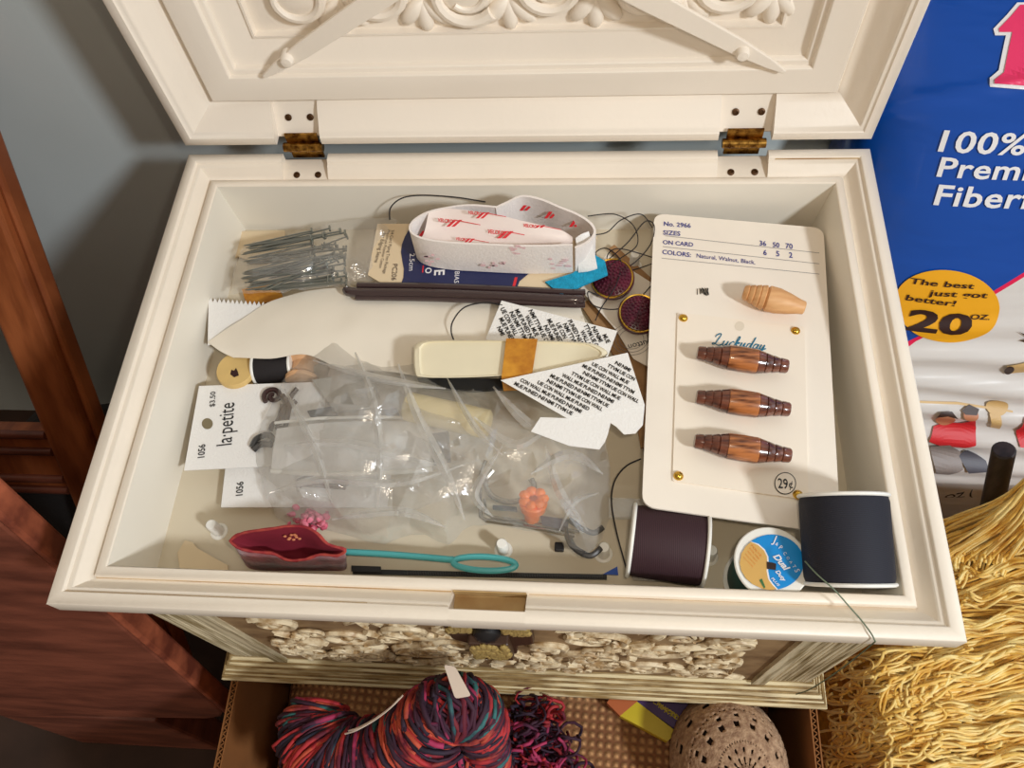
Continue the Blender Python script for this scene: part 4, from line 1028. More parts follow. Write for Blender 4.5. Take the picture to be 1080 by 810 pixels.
for line in ([(300, 410), (330, 470), (350, 530)], [(372, 365), (392, 420), (400, 480), (398, 540)], [(420, 384), (440, 440), (470, 500), (490, 548)], [(470, 396), (500, 450), (530, 480)], [(300, 470), (360, 468), (420, 480), (462, 490)],
             [(284, 520), (340, 506), (420, 510), (490, 490)], [(520, 408), (560, 450), (620, 470)], [(500, 440), (545, 470), (590, 440)], [(560, 500), (600, 480), (636, 500)], [(530, 470), (500, 520), (520, 545)], [(330, 380), (400, 400), (470, 410)], [(350, 548), (420, 540), (470, 556)], [(590, 560), (606, 530), (632, 520)], [(575, 470), (590, 520), (620, 560)]):
    pts = smoothline([V((x, y, 0)) for x, y in line], 16); w_ = rng.uniform(3, 7); vs = []
    for i, q_ in enumerate(pts):
        t = i/16; d = (pts[min(i+1, 16)]-pts[max(i-1, 0)]).normalized(); e = math.sin(PI*min(max(t, .06), .94)); r_ = min(1, max(0, 1-(((q_.x-455)/190)**2+((q_.y-470)/105)**2)**1.3))
        zb = .169+.020*r_+rng.uniform(-.001, .001)
        for o_, hz in ((-w_*e, 0), (-w_*.15, .0035*e), (w_*e*.7, .0004)):
            c = at(q_.x-d.y*o_, q_.y+d.x*o_, zb+.004+hz); vs.append(c)
    mb.add(vs, [(i*3+k, i*3+k+1, i*3+k+4, i*3+k+3) for i in range(16) for k in (0, 1)])
fo = mb.build('pleats', M['fold'], f, ang=20)
mb = MB(); rng = random.Random(14)
for k in range(60):
    x, y = rng.gauss(328, 9), rng.gauss(548, 6)
    mb.blob(at(x, y, .166+rng.uniform(0, .009)), (rng.uniform(.0012, .0024), rng.uniform(.0012, .0024), .0008), 7, Euler((rng.uniform(-1, 1), rng.uniform(-1, 1), 0)).to_matrix())
tag(mb.build('fabric_flower', M['pink']), 'pink fabric flower behind the red pouch', 'flower')
# red pouch
rim_ = [(243, 571), (249, 565), (262, 561), (285, 558), (305, 555), (322, 556), (335, 563), (346, 574), (364, 580), (356, 586), (338, 585), (322, 590), (304, 591), (288, 584), (268, 582), (252, 578)]
zr = [.181, .183, .185, .187, .188, .188, .187, .184, .181, .179, .178, .176, .176, .177, .178, .180]
R1 = smoothline([at(x, y, z) for (x, y), z in zip(rim_+[rim_[0]], zr+[zr[0]])], 64)[:-1]
base_ = [(256, 590), (258, 583), (268, 576), (288, 570), (306, 567), (324, 568), (340, 574), (350, 582), (364, 590), (364, 601), (345, 602), (322, 602), (304, 602), (288, 602), (270, 601), (261, 598)]
R0 = smoothline([at(x, y, .1565) for x, y in base_+[base_[0]]], 64)[:-1]
cen = sum(R1, V())/64
pou = thing('fabric_pouch', cen, 'open dark red velvet pouch against the front wall', 'pouch')
def loft(mb, rings, jit=0, seed=0):
    n = len(rings[0]); mb.add([p for r in rings for p in r], [(k*n+i, k*n+(i+1) % n, (k+1)*n+(i+1) % n, (k+1)*n+i) for k in range(len(rings)-1) for i in range(n)])
mid = [a.lerp(b, .5)+V((0, 0, .0015*nz(a, 200))) for a, b in zip(R0, R1)]
for i in range(64):
    if R0[i].y < -.1015: R0[i].y = -.1015
    if mid[i].y < -.1035: mid[i].y = -.1035
    if R1[i].y < -.104: R1[i].y = -.104
mb = MB(); loft(mb, [R0, mid, R1]); mb.f.append(list(range(64))[::-1]); mb.mi.append(0); mb.build('outer_velvet', M['velvet'], pou, ang=0)
I1 = [p.lerp(cen, .06) for p in R1]; I2 = [p.lerp(cen, .3)+V((0, 0, -.008)) for p in R1]; I3 = [p.lerp(cen, .7)+V((0, 0, -.015)) for p in R1]
mb = MB(); loft(mb, [R1, I1, I2, I3]); mb.f.append(list(range(192, 256))); mb.mi.append(0); mb.build('lining', M['velvet_in'], pou, ang=0)
mb = MB(); mb.tube([p+V((0, 0, .0003+.0005*nz(p, 300))) for p in R1], [.0006+.0005*abs(nz(p, 150)) for p in R1], 6, closed=True); mb.build('hem', M['velvet_rim'], pou)
mb = MB()
for k in range(9):
    a_ = k/9*2*PI; c = at(309+9*math.cos(a_)*(1 if k % 2 else .4), 566.5+2.6*math.sin(a_), .1822); mb.blob(c, (.0009, .0006, .0004), 6)
mb.build('gold_flower_motif', mat('gold_thread_motif', (206, 130, 90), .6), pou)
# bodkin, zipper, scraps
zq = .1645
bo = MB(); bo.tube(smoothline(A3([(362, 582, zq), (400, 584, zq), (440, 587, zq), (478, 590.5, zq)]), 20), [.0010]+[.0016]*19+[.0018], 10)
bo.tube([at(511+33*math.cos(a*PI/18), 594.5+7.3*math.sin(a*PI/18)+ (math.cos(a*PI/18))*1.6, zq) for a in range(36)], .0015, 8, closed=True)
tag(bo.build('bodkin', M['bodkin']), 'long teal plastic bodkin with open eye along the front wall', 'needle')
zi = thing('zipper', at(500, 605, .157), 'black zipper strip along the bottom of the front wall', 'zipper')
mb = MB(); mb.prism([at(*p, .1585) for p in ((372, 600), (500, 603), (640, 606), (640, 611), (500, 608), (372, 605))], (0, 0, -.0012)); mb.build('zipper_tape', M['zip'], zi, smooth=False)
mb = MB()
for i in range(130):
    x = 430+i*1.62; p = at(x, 604.2+(x-430)*.0155, .1592); mb.box((p.x-.00018, p.y-.0008, .1583), (p.x+.00018, p.y+.0008, .1596))
mb.build('teeth', M['charcoal'], zi, smooth=False)
mb = MB(); mb.prism([at(*p, .160) for p in ((371, 597), (402, 598), (402, 604), (371, 603))], (0, 0, .001)); tag(mb.build('fabric_label', M['black'], smooth=False), 'small black label strip just right of the red pouch', 'label')
mb = MB(); mb.prism([at(*p, .1605) for p in ((636, 606), (651, 598), (652, 607))], (0, 0, .001)); tag(mb.build('plastic_scrap', M['blueplastic'], smooth=False), 'tiny blue plastic scrap left of the dark brown spool', 'scrap')
mb = MB(); mb.prism([at(*p, .1568) for p in ((187, 583), (195, 570), (203, 572), (208, 578), (222, 586), (240, 596), (240, 603), (190, 602))], (0, 0, -.0008)); tag(mb.build('paper_scrap', M['paperbeige'], smooth=False), 'torn beige paper scrap in the front left corner', 'paper')
mb = MB(); mb.prism([at(*p, .163) for p in ((664, 603), (712, 607), (710, 614), (668, 612))], (0, 0, .001)); tag(mb.build('film_scrap', M['clear'], smooth=False), 'small clear film scrap below the dark brown spool', 'film')

# ------------------------------------------------------------------ cardboard box below
cb = thing('cardboard_box', (0, -.08, -.3), 'open brown cardboard box under the sewing box', 'box')
def corr(mb, a, b, h0, h1, th):
    a, b = V(a), V(b); d = (b-a).normalized(); n = V((-d.y, d.x, 0))*th
    for o, s in ((0, .18), (.82, .18)):
        p = [a+n*o, b+n*o, b+n*(o+s), a+n*(o+s)]; mb.prism([V((q.x, q.y, h0)) for q in p], (0, 0, h1-h0))
    L = (b-a).length; k = int(L/.0035); pts = []
    for i in range(k*2+1): pts.append(a+d*(L*i/(k*2))+n*(.25 if i % 2 else .75))
    for i in range(len(pts)-1):
        p, q = pts[i], pts[i+1]; m = V((-(q-p).y, (q-p).x, 0)).normalized()*.00025
        mb.prism([V((r.x, r.y, h0)) for r in (p-m, q-m, q+m, p+m)], (0, 0, h1-h0-.0005))
X1, Y0c, Y1c, TZ = .181, -.30, .12, -.0006
for a, b in (((-X1, Y0c), (-X1, Y1c)), ((X1, Y1c), (X1, Y0c))):
    mb = MB(); corr(mb, (*a, 0), (*b, 0), -.3, TZ, -.0045); mb.build('side_panel', M['cardboard'], cb, smooth=False)
for a, b in (((-X1, Y0c), (X1, Y0c)), ((X1, Y1c), (-X1, Y1c))):
    mb = MB(); corr(mb, (*b, 0), (*a, 0), -.3, TZ, .0045); mb.build('end_panel', M['cardboard'], cb, smooth=False)
mb = MB(); mb.box((-X1, Y0c, -.2995), (X1, Y1c, -.295)); mb.build('bottom_panel', M['cardboard'], cb, smooth=False)
# burlap bag filling the box
mb = MB()
def bur(u, v):
    x = -.172+.344*u; y = -.292+.40*v
    e = min(u, 1-u)*14; e2 = min(v, 1-v)*10
    z = -.095+.045*min(1, e)**.5*min(1, e2)**.5+.007*noise.noise(V((x*14, y*14, 1)))
    return V((x, y, z))
mb.grid(bur, 60, 60)
rings = []
n = 61
bl = [i for i in range(61)]+[j*61+60 for j in range(1, 61)]+[60*61+i for i in range(59, -1, -1)]+[j*61 for j in range(59, 0, -1)]
b0 = len(mb.v); mb.v += [V((mb.v[i].x, mb.v[i].y, -.294)) for i in bl]
for k in range(len(bl)):
    k2 = (k+1) % len(bl); mb.f.append([bl[k], b0+k, b0+k2, bl[k2]]); mb.mi.append(0)
mb.f.append([b0+k for k in range(len(bl))][::-1]); mb.mi.append(0)
tag(mb.build('burlap_bag', M['burlap'], weld=True), 'brown burlap bag filling the cardboard box', 'bag')
BURZ = lambda x, y: bur((x+.172)/.344, (y+.292)/.40).z

# variegated yarn hank
rng = random.Random(31)
hk = thing('yarn_hank', (-.08, -.19, -.05), 'variegated red, navy and teal yarn hank with a paper tag', 'yarn')
cl = smoothline([at(338, 742, .045), at(334, 772, .046), at(356, 812, .05), at(406, 810, .055), at(444, 780, .07), at(474, 747, .099), at(502, 756, .09), at(514, 792, .06)], 60)
rad = [.013, .020, .024, .024, .0195, .0145, .013, .010]
def tubept(u, a, k):
    i = min(int(u*60), 59); t = u*60-i; p = cl[i].lerp(cl[i+1], t); d = (cl[i+1]-cl[i]).normalized()
    s = V((0, 0, 1)).cross(d).normalized(); w_ = d.cross(s)
    j = u*7; m = min(int(j), 6); r = (rad[m]*(1-(j-m))+rad[m+1]*(j-m))*k
    return p + s*math.cos(a)*r + w_*math.sin(a)*r
mb = MB(); mb.grid(lambda u, v: tubept(u, v*2*PI, .86), 60, 24); mb.grid(lambda u, v: tubept(u, v*2*PI, 1.0)+V((0, -.014, -.045)), 60, 24); mb.build('inner_coil', M['ycore'], hk, ang=0)
ys = [MB() for _ in range(5)]
for i in range(760):
    u = rng.random(); c_ = rng.choices(range(5), (28, 15, 42, 8, 9))[0]; k = rng.uniform(.86, 1.14); a0 = rng.uniform(-.5, 1.2); sp = rng.uniform(2.0, 4.2)
    du = rng.gauss(.02, .014); pts = []
    for q in range(13):
        t = q/12; uu = min(max(u+du*t+.006*math.sin(t*9+i), 0), .999); pts.append(tubept(uu, a0-1.0+sp*t, k*(1+.05*math.sin(t*7+i*1.7))))
    ys[c_].tube(pts, rng.uniform(.0007, .0016), 5)
for i in range(520):
    # the turns of the hank underneath
    u = rng.random(); c_ = rng.choices(range(5), (28, 15, 42, 8, 9))[0]; a0 = rng.uniform(0, 6.3); k = rng.uniform(1.0, 1.1)
    ys[c_].tube([tubept(min(u+.002*q, .999), a0+3.4*q/12, k)+V((0, -.014, -.045)) for q in range(13)], rng.uniform(.0008, .0016), 5)
for c_, (n_, m_) in enumerate((('red_strands', 'yr'), ('rust_strands', 'yo'), ('navy_strands', 'yn'), ('teal_strands', 'yt'), ('magenta_strands', 'ym'))): ys[c_].build(n_, M[m_], hk, ang=0)
# tie
mb = MB(); tie = smoothline([at(364, 774, .076), at(376, 770, .082), at(394, 760, .088), at(410, 748, .096), at(421, 737, .102)], 40)
for o in (0, .0016):
    mb.tube([p+V((o, o, 0)) for p in tie], .00045, 5)
mb.build('tie_cord', M['tagpaper'], hk)
mb = MB(); P_ = PY(-.162)
tq = [at(468, 701, .121), at(480, 703, .121), at(497, 734, .120), at(480, 737, .120)]
nn = (tq[1]-tq[0]).cross(tq[3]-tq[0]).normalized()*.0006
mb.prism(rrect(tq, .0015, 3), nn); mb.build('paper_tag', M['tagpaper'], hk, smooth=False)
# curly end
hk2 = thing('yarn_hank', at(560, 790, -.03), 'smaller curly red and navy yarn hank right of the tagged hank', 'yarn')
ys = [MB() for _ in range(3)]
for i in range(170):
    cx, cy = rng.gauss(564, 17), rng.gauss(788, 22); z = -.024+rng.uniform(0, .03); r = rng.uniform(5, 17); a0 = rng.uniform(0, 6); s_ = rng.choice((-1, 1)); n_ = rng.randint(9, 20)
    pts = [at(cx+r*math.cos(a0+s_*q*.45)+q*rng.uniform(-.4, .4), cy+r*.8*math.sin(a0+s_*q*.45)+q*.4, z+.006*math.sin(q*.6+i)) for q in range(n_)]
    ys[rng.choices(range(3), (4, 4, 2))[0]].tube(pts, rng.uniform(.0007, .0012), 5)
mb = MB(); c = at(560, 805, -.030)
mb.blob(c, (.026, .026, .013), 16); mb.build('inner_coil', M['ycore'], hk2, ang=0)
for c_, (n_, m_) in enumerate((('red_strands', 'yr'), ('navy_strands', 'yn'), ('magenta_strands', 'ym'))): ys[c_].build(n_, M[m_], hk2, ang=0)
# lace ball
c = at(768, 806, -.020); c.z = -.020
R = Euler((.25, .1, .15)).to_matrix()
lb = thing('crochet_egg', c, 'tan crochet lace covered egg beside the burlap', 'egg')
rx, ry, rz = .0335, .040, .034
mb = MB(); mb.blob(c, (rx*.95, ry*.95, rz*.95), 40, R); mb.build('egg_form', M['laceegg'], lb, ang=0)
def laceshell(mb):
    nu, nv = 180, 96; vs = []; fs = []
    for j in range(nv+1):
        t = .02+(PI-.04)*j/nv
        for i in range(nu):
            a = 2*PI*i/nu; b = 1+.012*math.sin(j*2.1)*math.sin(i*1.05)
            vs.append(c+R @ V((rx*math.sin(t)*math.cos(a)*b, ry*math.sin(t)*math.sin(a)*b, rz*math.cos(t)*b)))
    for j in range(nv):
        row = j//4
        for i in range(nu):
            jj = j % 4; s_ = (i+6*(row % 2)) % 12
            holeA = row % 4 == 1 and jj in (0, 1, 2) and s_ in (0, 1, 2, 3)
            holeB = row % 4 == 2 and jj in (1, 2) and s_ in (5, 6, 7)
            holeC = row % 4 == 3 and jj == 1 and s_ % 3 == 0
            if holeA or holeB or holeC: continue
            i2 = (i+1) % nu; fs.append((j*nu+i, (j+1)*nu+i, (j+1)*nu+i2, j*nu+i2))
    mb.add(vs, fs)
mb = MB(); laceshell(mb); mb.build('lace_cover', M['lace'], lb, ang=0, mods=[('solid', .0012, 1)])
# yellow / purple packet
zt3 = -.030
pq = thing('paper_packet', at(680, 760, zt3), 'yellow, purple and orange paper packet on the burlap under the box', 'packet')
for nm, mt, pts in (('yellow_panel', 'pkyellow', ((672, 740), (714, 772), (704, 782), (654, 755))), ('purple_panel', 'pkpurple', ((678, 730), (724, 741), (730, 752), (716, 772), (672, 740))), ('orange_panel', 'pkorange', ((640, 741), (650, 728), (678, 730), (672, 740), (654, 755)))):
    mb = MB(); mb.prism([at(*p, zt3) for p in pts], (0, 0, -.010)); mb.build(nm, M[mt], pq, smooth=False)
mb = MB(); PZp = PZ(zt3)
for k in range(3): text(mb, 'CRAYON'[k:], PZp, (688+k*6, 741+k*5), (712+k*4, 757+k*3), .9, bold=.02, lift=.0004)
mb.build('yellow_lettering', M['pkyellow'], pq, smooth=False)

# ------------------------------------------------------------------ fiberfill bag
BP = V((.30, .15, .2)); SL = .45; BN = V((0, -1, SL)).normalized(); PBG = Plane(BP, BN)
BU = V((1, 0, 0)); BV = BN.cross(BU).normalized()
if BV.z < 0: BV = -BV
def bulge(a, b):
    # a: x offset from bag centre line, b: up the slope
    ea = max(0, 1-((a-.064)/.171)**6); eb = max(0, 1-((b+.15)/.40)**6)
    z = -.045+.045*(max(0, ea*eb)**.5)
    z += .0016*noise.noise(V((a*9, b*26, 3)))+.0026*noise.noise(V((a*5, b*9, 8)))
    z += -.0030*math.exp(-((b-.008-.25*(a+.07))/.004)**2)*(1 if a < .06 else .4)
    if b < -.125: z += .0026*min(1, (-.125-b)/.04)*math.sin(b*260+noise.noise(V((a*8, b*10, 2)))*4)
    return z
def soft(p):
    if p.y > .145: p.y = .145+.040*(1-math.exp(-(p.y-.145)/.040))
    return p
def bmap(p, lift):
    d = p-BP; a = d.dot(BU); b = d.dot(BV); return soft(BP+BU*a+BV*b+BN*(bulge(a, b)+lift+.0004))
bg = thing('fiberfill_bag', (.34, .09, -.3), 'large blue and white plastic bag of fiberfill right of the box', 'bag')
mb = MB(); nu, nv = 90, 150; A0, A1, B0, B1 = -.107, .235, -.44, .235
def back(u, v):
    p = bag(u, v); return V((p.x, max(p.y+.004, min(.192, p.y+.09)), p.z))
def bag(u, v):
    a = A0+(A1-A0)*u; b = B0+(B1-B0)*v; return soft(BP+BU*a+BV*b+BN*bulge(a, b))
mb.grid(bag, nu, nv); uvn = len(mb.v); mb.grid(back, nu, nv, True)
mb.v = [V((p.x, max(min(p.y, .192), .037+.02*max(0, .0-p.z)), max(p.z, -.299))) for p in mb.v]
mb.f = mb.f; W1 = nu+1
edge = [i for i in range(W1)]+[j*W1+nu for j in range(1, nv+1)]+[nv*W1+i for i in range(nu-1, -1, -1)]+[j*W1 for j in range(nv-1, 0, -1)]
for k in range(len(edge)):
    a, b = edge[k], edge[(k+1) % len(edge)]; mb.f.append([a, uvn+a, uvn+b, b]); mb.mi.append(0)
# bag film print: blue above a slanting pink line (a printed pattern in bag coordinates)
def bagmat():
    m = bpy.data.materials.new('bag_film'); m.use_nodes = True; nt = m.node_tree; N = nt.nodes; L = nt.links
    b = N['Principled BSDF']; b.inputs['Roughness'].default_value = .28; b.inputs['Coat Weight'].default_value = .3
    p1, p2 = PBG(1052, 306.5), PBG(962, 362.5); d1, d2 = p1-BP, p2-BP
    a1, c1, a2, c2 = d1.dot(BU), d1.dot(BV), d2.dot(BU), d2.dot(BV); k = (c1-c2)/(a1-a2)
    tc = N.new('ShaderNodeTexCoord'); o = V(bg['_o'])
    # s = b - k*a - c  as a dot product with object coordinates
    g = BV - BU*k; off = (o-BP).dot(BV) - k*((o-BP).dot(BU)) - (c1-k*a1)
    vd = N.new('ShaderNodeVectorMath'); vd.operation = 'DOT_PRODUCT'; vd.inputs[1].default_value = g; L.new(tc.outputs['Object'], vd.inputs[0])
    ad = N.new('ShaderNodeMath'); ad.operation = 'ADD'; ad.inputs[1].default_value = off; L.new(vd.outputs['Value'], ad.inputs[0])
    mr = N.new('ShaderNodeMapRange'); mr.inputs[1].default_value = -.02; mr.inputs[2].default_value = .02; L.new(ad.outputs[0], mr.inputs[0])
    r = N.new('ShaderNodeValToRGB'); r.color_ramp.interpolation = 'CONSTANT'; e = r.color_ramp.elements
    e[0].position = 0; e[0].color = (*lin((226, 222, 218)), 1); e[1].position = .545; e[1].color = (*lin((0, 74, 168)), 1)
    x = e.new(.44); x.color = (*lin((232, 26, 84)), 1)
    L.new(mr.outputs[0], r.inputs[0]); L.new(r.outputs[0], b.inputs['Base Color'])
    t = N.new('ShaderNodeTexNoise'); t.inputs['Scale'].default_value = 35; mp = N.new('ShaderNodeMapping'); mp.inputs['Scale'].default_value = (.5, 1, 1.6); L.new(tc.outputs['Object'], mp.inputs[0]); L.new(mp.outputs[0], t.inputs[0])
    bp = N.new('ShaderNodeBump'); bp.inputs['Strength'].default_value = .35; bp.inputs['Distance'].default_value = .004; L.new(t.outputs['Fac'], bp.inputs['Height']); L.new(bp.outputs[0], b.inputs['Normal'])
    return m
body = mb.build('bag_film', bagmat(), bg, ang=0)
def bp_(name, mt, polys, lift, cuts=3):
    mb = MB(); lift += .0004
    for p in polys: polyprint(mb, p, PBG, lift, bmap, cuts)
    return mb.build(name, M[mt], bg, smooth=False)
one = [(1047, 22), (1060, 5), (1070, -10), (1110, -10), (1104, 94), (1046, 91), (1044, 80), (1053, 71), (1060, 30), (1049, 30)]
one_i = [(1052, 22), (1063, 8), (1073, -7), (1106, -7), (1100, 89.5), (1050, 87), (1049, 82), (1058, 73), (1066, 26), (1053, 26)]
bp_('letter_outline', 'bagwhite', [one], .0004); bp_('pink_letter', 'bagpink', [one_i], .0012)
mb = MB()
for s, a, b in (('100%', (991, 161.5), (1079, 163)), ('Premium', (989, 187.5), (1134, 190)), ('Fiberfill', (985, 216.5), (1112, 219))):
    text(mb, s, PBG, a, b, .80, .0, .018, 1.06, lift=.0006, mapf=bmap)
mb.build('white_lettering', M['bagwhite'], bg, smooth=False)
E_ = ell(999.5, 323, 54.5, 38.5, 64, .08)
bp_('orange_ellipse', 'bagorange', [E_], .0003, 4)
mb = MB(); Z = lambda x, y: (940+x/7.714, 280+y/7.714)
for s, a, b in (('The best', Z(150, 150), Z(660, 178)), ('just got', Z(300, 240), Z(770, 254)), ('better!', Z(118, 288), Z(510, 325))):
    text(mb, s, PBG, a, b, .56, .0, .02, 1.05, lift=.0015, mapf=bmap)
text(mb, '20', PBG, Z(105, 512), Z(612, 552), .52, .0, .035, lift=.0015, mapf=bmap)
text(mb, 'OZ.', PBG, Z(634, 428), Z(792, 432), .7, .0, .02, lift=.0015, mapf=bmap)
mb.build('dark_lettering', M['bagbrown'], bg, smooth=False)
mb = MB(); text(mb, 'OZ (', PBG, (995, 524), (1025, 520), .8, .0, .02, lift=.0008, mapf=bmap); mb.build('small_lettering', M['inkblack'], bg, smooth=False)
for nm, mt, lift, polys in (
    ('printed_sweater', 'red', .0008, [[(978, 462), (985, 450), (1000, 446), (1014, 446), (1026, 438), (1030, 452), (1027, 466), (1016, 470), (990, 468)], [(1071, 452), (1080, 438), (1100, 440), (1100, 470), (1074, 468)]]),
    ('printed_face', 'skin', .0012, [ell(996, 441, 10, 8), ell(1022, 434, 8, 6)]),
    ('printed_hair', 'pblack', .0016, [[(985, 436), (990, 430), (1002, 430), (1008, 437), (997, 434)], [(1013, 430), (1022, 426), (1032, 430), (1028, 434), (1016, 433)]]),
    ('printed_trousers', 'pgrey', .0009, [[(981, 470), (1000, 466), (1014, 478), (1014, 492), (1000, 500), (986, 498)]]),
    ('printed_shadow_cloth', 'pslate', .0010, [[(1012, 482), (1020, 474), (1040, 486), (1042, 494), (1020, 496)]]),
    ('printed_toy', 'pbeige', .0010, [ell(1052, 429, 12, 7), [(1042, 434), (1054, 432), (1054, 452), (1044, 450)]]),
    ('printed_log', 'pbeige', .0010, [[(1060, 383), (1092, 377), (1092, 390), (1062, 396)]]),
    ('printed_log_end', 'pblack', .0014, [ell(1063.5, 389.5, 5, 6.5)]),
    ('printed_twig', 'pblack', .0010, [[(1073, 348), (1090, 356), (1090, 360)], [(1076, 360), (1090, 356), (1090, 364)]]),
    ('printed_line', 'pbeige', .0011, [[(966, 421.5), (1010, 424), (1068, 433), (1068, 434.5), (1010, 426), (966, 423)]])):
    for p_ in polys: bp_(nm, mt, [p_], lift)

# dark stick in the yarn
a, b = aty(1059, 474, .005), aty(1034, 590, -.022)
mb = MB(); d = a-b
mb.lathe([(.0060, 0), (.0065, .001), (.0066, d.length*.6), (.0064, d.length-.001), (.0055, d.length), (.0001, d.length+.0003)], b, d, 20)
tag(mb.build('wooden_stick', M['stick']), 'dark round wooden stick standing in the yellow yarn', 'stick')

# yellow fringe yarn
rng = random.Random(77)
yy_ = thing('yellow_yarn', (.29, -.12, -.3), 'heap of shiny golden yellow yarn fringe right of the box', 'yarn')
def ytop(x, y):
    s = 1-((x-.33)/.135)**4
    h = -.03+.03*max(0, (y+.16)/.16)+.008*noise.noise(V((x*14, y*14, 5)))
    h += .035*max(0, min(1, (x-.282)/.045))*max(0, min(1, (y+.10)/.08))
    e = max(0., min(1., (x-.193)/.035)); e2 = max(0., min(1., (.006-y)/.022)); e3 = max(0., min(1., (y+.30)/.05))
    return -.30+(h+.30)*(max(.0, e)**.35)*(max(0., e2)**.3)*(max(0., e3)**.35)
mb = MB(); mb.grid(lambda u, v: V((.193+.26*u, -.30+.306*v, ytop(.193+.26*u, -.30+.306*v)-.004)), 50, 60)
mb.build('core', M['yarn_core'], yy_, ang=0)
ysA, ysB = MB(), MB()
def strand(mb, pts, r, n=14): mb.tube(smoothline(pts, n), r, 5)
def on(px, py, dz):
    """point on the yarn heap surface seen at a pixel"""
    z = 0.
    for _ in range(6):
        p = at(px, py, z); z = ytop(max(p.x, .2), min(max(p.y, -.28), -.016))*.7+z*.3
        z = max(min(z, .06), -.12)
    p = at(px, py, z+dz); return p
def bundle(ctrl, n, spread, dz0, dz1, r=(.0007, .0011), pale=.5, wig=3.0):
    """n strands flowing together along pixel control points over the heap"""
    for k in range(n):
        o1, o2 = rng.gauss(0, spread), rng.gauss(0, spread); dz = rng.uniform(dz0, dz1); ph = rng.uniform(0, 6); ph2 = rng.uniform(0, 6)
        m = len(ctrl)-1; t0, t1 = rng.uniform(0, .12)*m, m-rng.uniform(0, .35)*m; pts = []
        for q in range(9):
            u = t0+(t1-t0)*q/8; i = min(int(u), m-1); f = u-i
            x = ctrl[i][0]*(1-f)+ctrl[i+1][0]*f; y = ctrl[i][1]*(1-f)+ctrl[i+1][1]*f; g = u/m
            pts.append(on(x+wig*math.sin(q*1.3+ph), y+o1*(1-g)+o2*g+wig*math.sin(q*.9+ph2), dz+.0015*math.sin(q*1.7+ph)))
        strand(ysB if rng.random() < pale else ysA, pts, rng.uniform(*r), 20)
for y in range(560, 860, 11):
    xe = 1005 if y < 610 else 1015 if y < 680 else 905
    amp = 12*math.sin(y*.06)
    bundle([(1120, y-18+amp), (1060, y-4), (1000, y+6-amp), (max(xe-20, 940), y+4), (xe, y+14)], 15, 8, 0, .008, pale=.35)
for y in (575, 600, 628, 655, 690, 712, 745, 770, 800):
    bundle([(1110, y), (1070, y-8), (1035, y+6), (1000 if y > 640 else 1020, y+2), (960 if y > 670 else 1012, y+14)], 22, 4, .006, .013, pale=.75, wig=2)
for k in range(16):
    x = rng.uniform(885, 1000); y = rng.uniform(705, 800)
    bundle([(x+60, y-20), (x+20, y-4), (x-4, y+8), (max(x-18, 876), y+22), (max(x-10, 880), y+36)], 9, 9, .004, .012, pale=.6, wig=5)
for i in range(120):
    cx, cy = rng.uniform(882, 925), rng.uniform(700, 800)
    if rng.random() < .3: cx, cy = rng.uniform(930, 1080), rng.uniform(720, 800)
    r = rng.uniform(6, 15); a0 = rng.uniform(0, 6); s_ = rng.choice((-1, 1)); dz = rng.uniform(.004, .013)
    pts = [on(cx+r*(1+.2*q)*math.cos(a0+s_*q*.55), cy+r*.8*math.sin(a0+s_*q*.55), dz+.002*math.sin(q+i)) for q in range(rng.randint(4, 8))]
    strand(ysB if rng.random() < .7 else ysA, pts, rng.uniform(.0007, .0011), 18)
for i in range(260):
    # strands falling from the upper right over the foot of the stick
    t0 = rng.random(); a = aty(1100, 486+34*t0, -.004-.010*rng.random())
    e_ = (rng.uniform(992, 1070), rng.uniform(548, 590)); b = on(*e_, rng.uniform(.004, .014))
    m = a.lerp(b, .5)+V((rng.uniform(-.003, .003), -.006, .012-.006*t0))
    strand(ysB if rng.random() < .6 else ysA, [a, m, b, b+V((-.004, -.010, -.006))], rng.uniform(.0007, .0011), 14)
for i in range(520):
    # the rest of the heap, outside the picture's right and lower edge
    x, y = rng.uniform(.215, .435), rng.uniform(-.285, -.03)
    if x < .30 and y > -.15: x = rng.uniform(.31, .43)
    a = rng.gauss(3.3, .35); L = rng.uniform(.06, .12); pts = []
    for q in range(8):
        t = q/7; xx = min(max(x+math.cos(a)*L*t+.004*math.sin(q*1.4+i), .205), .44); yy2 = min(max(y+math.sin(a)*L*t*.6+.004*math.sin(q*1.1+i*2), -.29), -.02)
        pts.append(V((xx, yy2, ytop(xx, yy2)+.001+.005*((i*7) % 10)/10)))
    strand(ysB if rng.random() < .5 else ysA, pts, rng.uniform(.0007, .0012), 14)
ysA.build('golden_strands', M['yarn_y'], yy_, ang=0); ysB.build('pale_strands', M['yarn_y2'], yy_, ang=0)

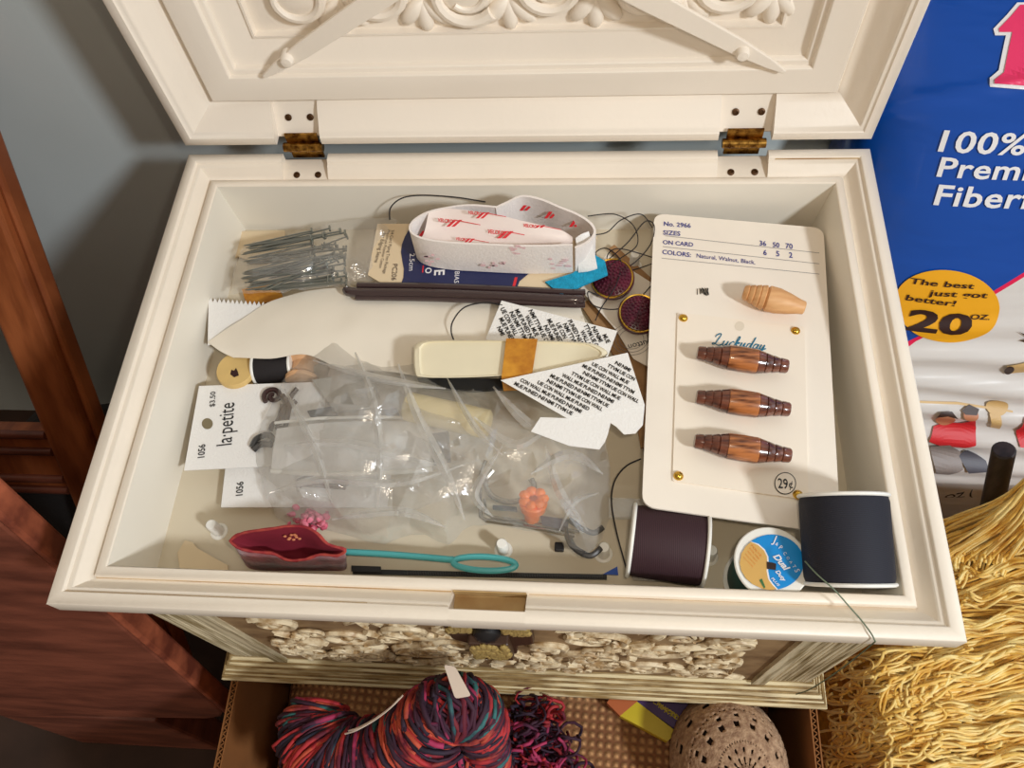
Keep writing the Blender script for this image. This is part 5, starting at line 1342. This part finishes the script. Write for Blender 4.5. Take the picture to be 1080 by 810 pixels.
# ------------------------------------------------------------------ left side: leaning wooden frame, board, dark bundle
fr = thing('wooden_rack', (-.34, 0, -.28), 'red-brown wooden upright with beaded rail leaning on the wall at left', 'rack')
FP = Plane((-.318, .15, .184), (0, -1, .555)); FN = FP.n; FD = V((0, -.485, -.874)).normalized()
def fpt(x, z, lift=0): return V((x-.016, .15+(z-.184)*.555, z)) + FN*lift
def fbar(mb, x0, x1, z0, z1, t0, t1): mb.prism([fpt(x0, z0, t0), fpt(x1, z0, t0), fpt(x1, z1, t0), fpt(x0, z1, t0)], FN*(t1-t0))
mb = MB(); fbar(mb, -.356, -.322, -.28, .262, -.020, 0); fbar(mb, -.3215, -.316, -.28, .262, -.022, -.006); mb.build('stile', M['woodframe'], fr, smooth=False, mods=[('bevel', .003)])
mb = MB(); fbar(mb, -.75, -.356, -.062, -.012, -.018, -.004); mb.build('rail', M['woodframe'], fr, smooth=False, mods=[('bevel', .002)])
mb = MB()
for z in (-.014, -.028, -.052, -.062): 
    mb.tube([fpt(-.75, z, -.003), fpt(-.357, z, -.003)], .0035, 10)
mb.build('rail_beading', M['wooddark'], fr)
bd = thing('wooden_board', (-.40, -.10, -.3), 'dark brown worn wooden board at the lower left, in front of the leaning upright', 'board')
BD = Plane((-.22, -.0909, .2016), V((0, -1, .158)))
def bpt(x, z, d=0): return V((x, -.0909-.158*(.2016-z)+d, z))
mb = MB(); prof = [(-.8, .40), (-.2265, .40), (-.2265, -.108), (-.232, -.120), (-.245, -.128), (-.8, -.20)]
mb.prism([bpt(x, z) for x, z in prof], (0, .014, 0)); mb.build('panel', M['wooddark'], bd, smooth=False, mods=[('bevel', .002)])
mb = MB(); mb.prism([bpt(x, z, -.0006) for x, z in ((-.2262, .40), (-.2215, .40), (-.2215, -.108), (-.2262, -.114))], (0, .015, 0)); mb.build('worn_edge', M['woodedge'], bd, smooth=False, mods=[('bevel', .0022)])
mb = MB(); mb.prism([V((-.44, -.155, -.3)), V((-.30, -.155, -.3)), V((-.30, -.13, -.3)), V((-.44, -.13, -.3))], (0, .01, .145)); mb.build('leg', M['wooddark'], bd, smooth=False, mods=[('bevel', .003)])
mb = MB()
def furf(p): return 1+.12*noise.noise(p*3)
mb.blob((-.42, .085, -.22), (.13, .075, .10), 40, None, furf)
tag(mb.build('cloth_bundle', M['fur'], ang=0), 'dark grey fuzzy cloth bundle below the beaded wooden rail', 'cloth')
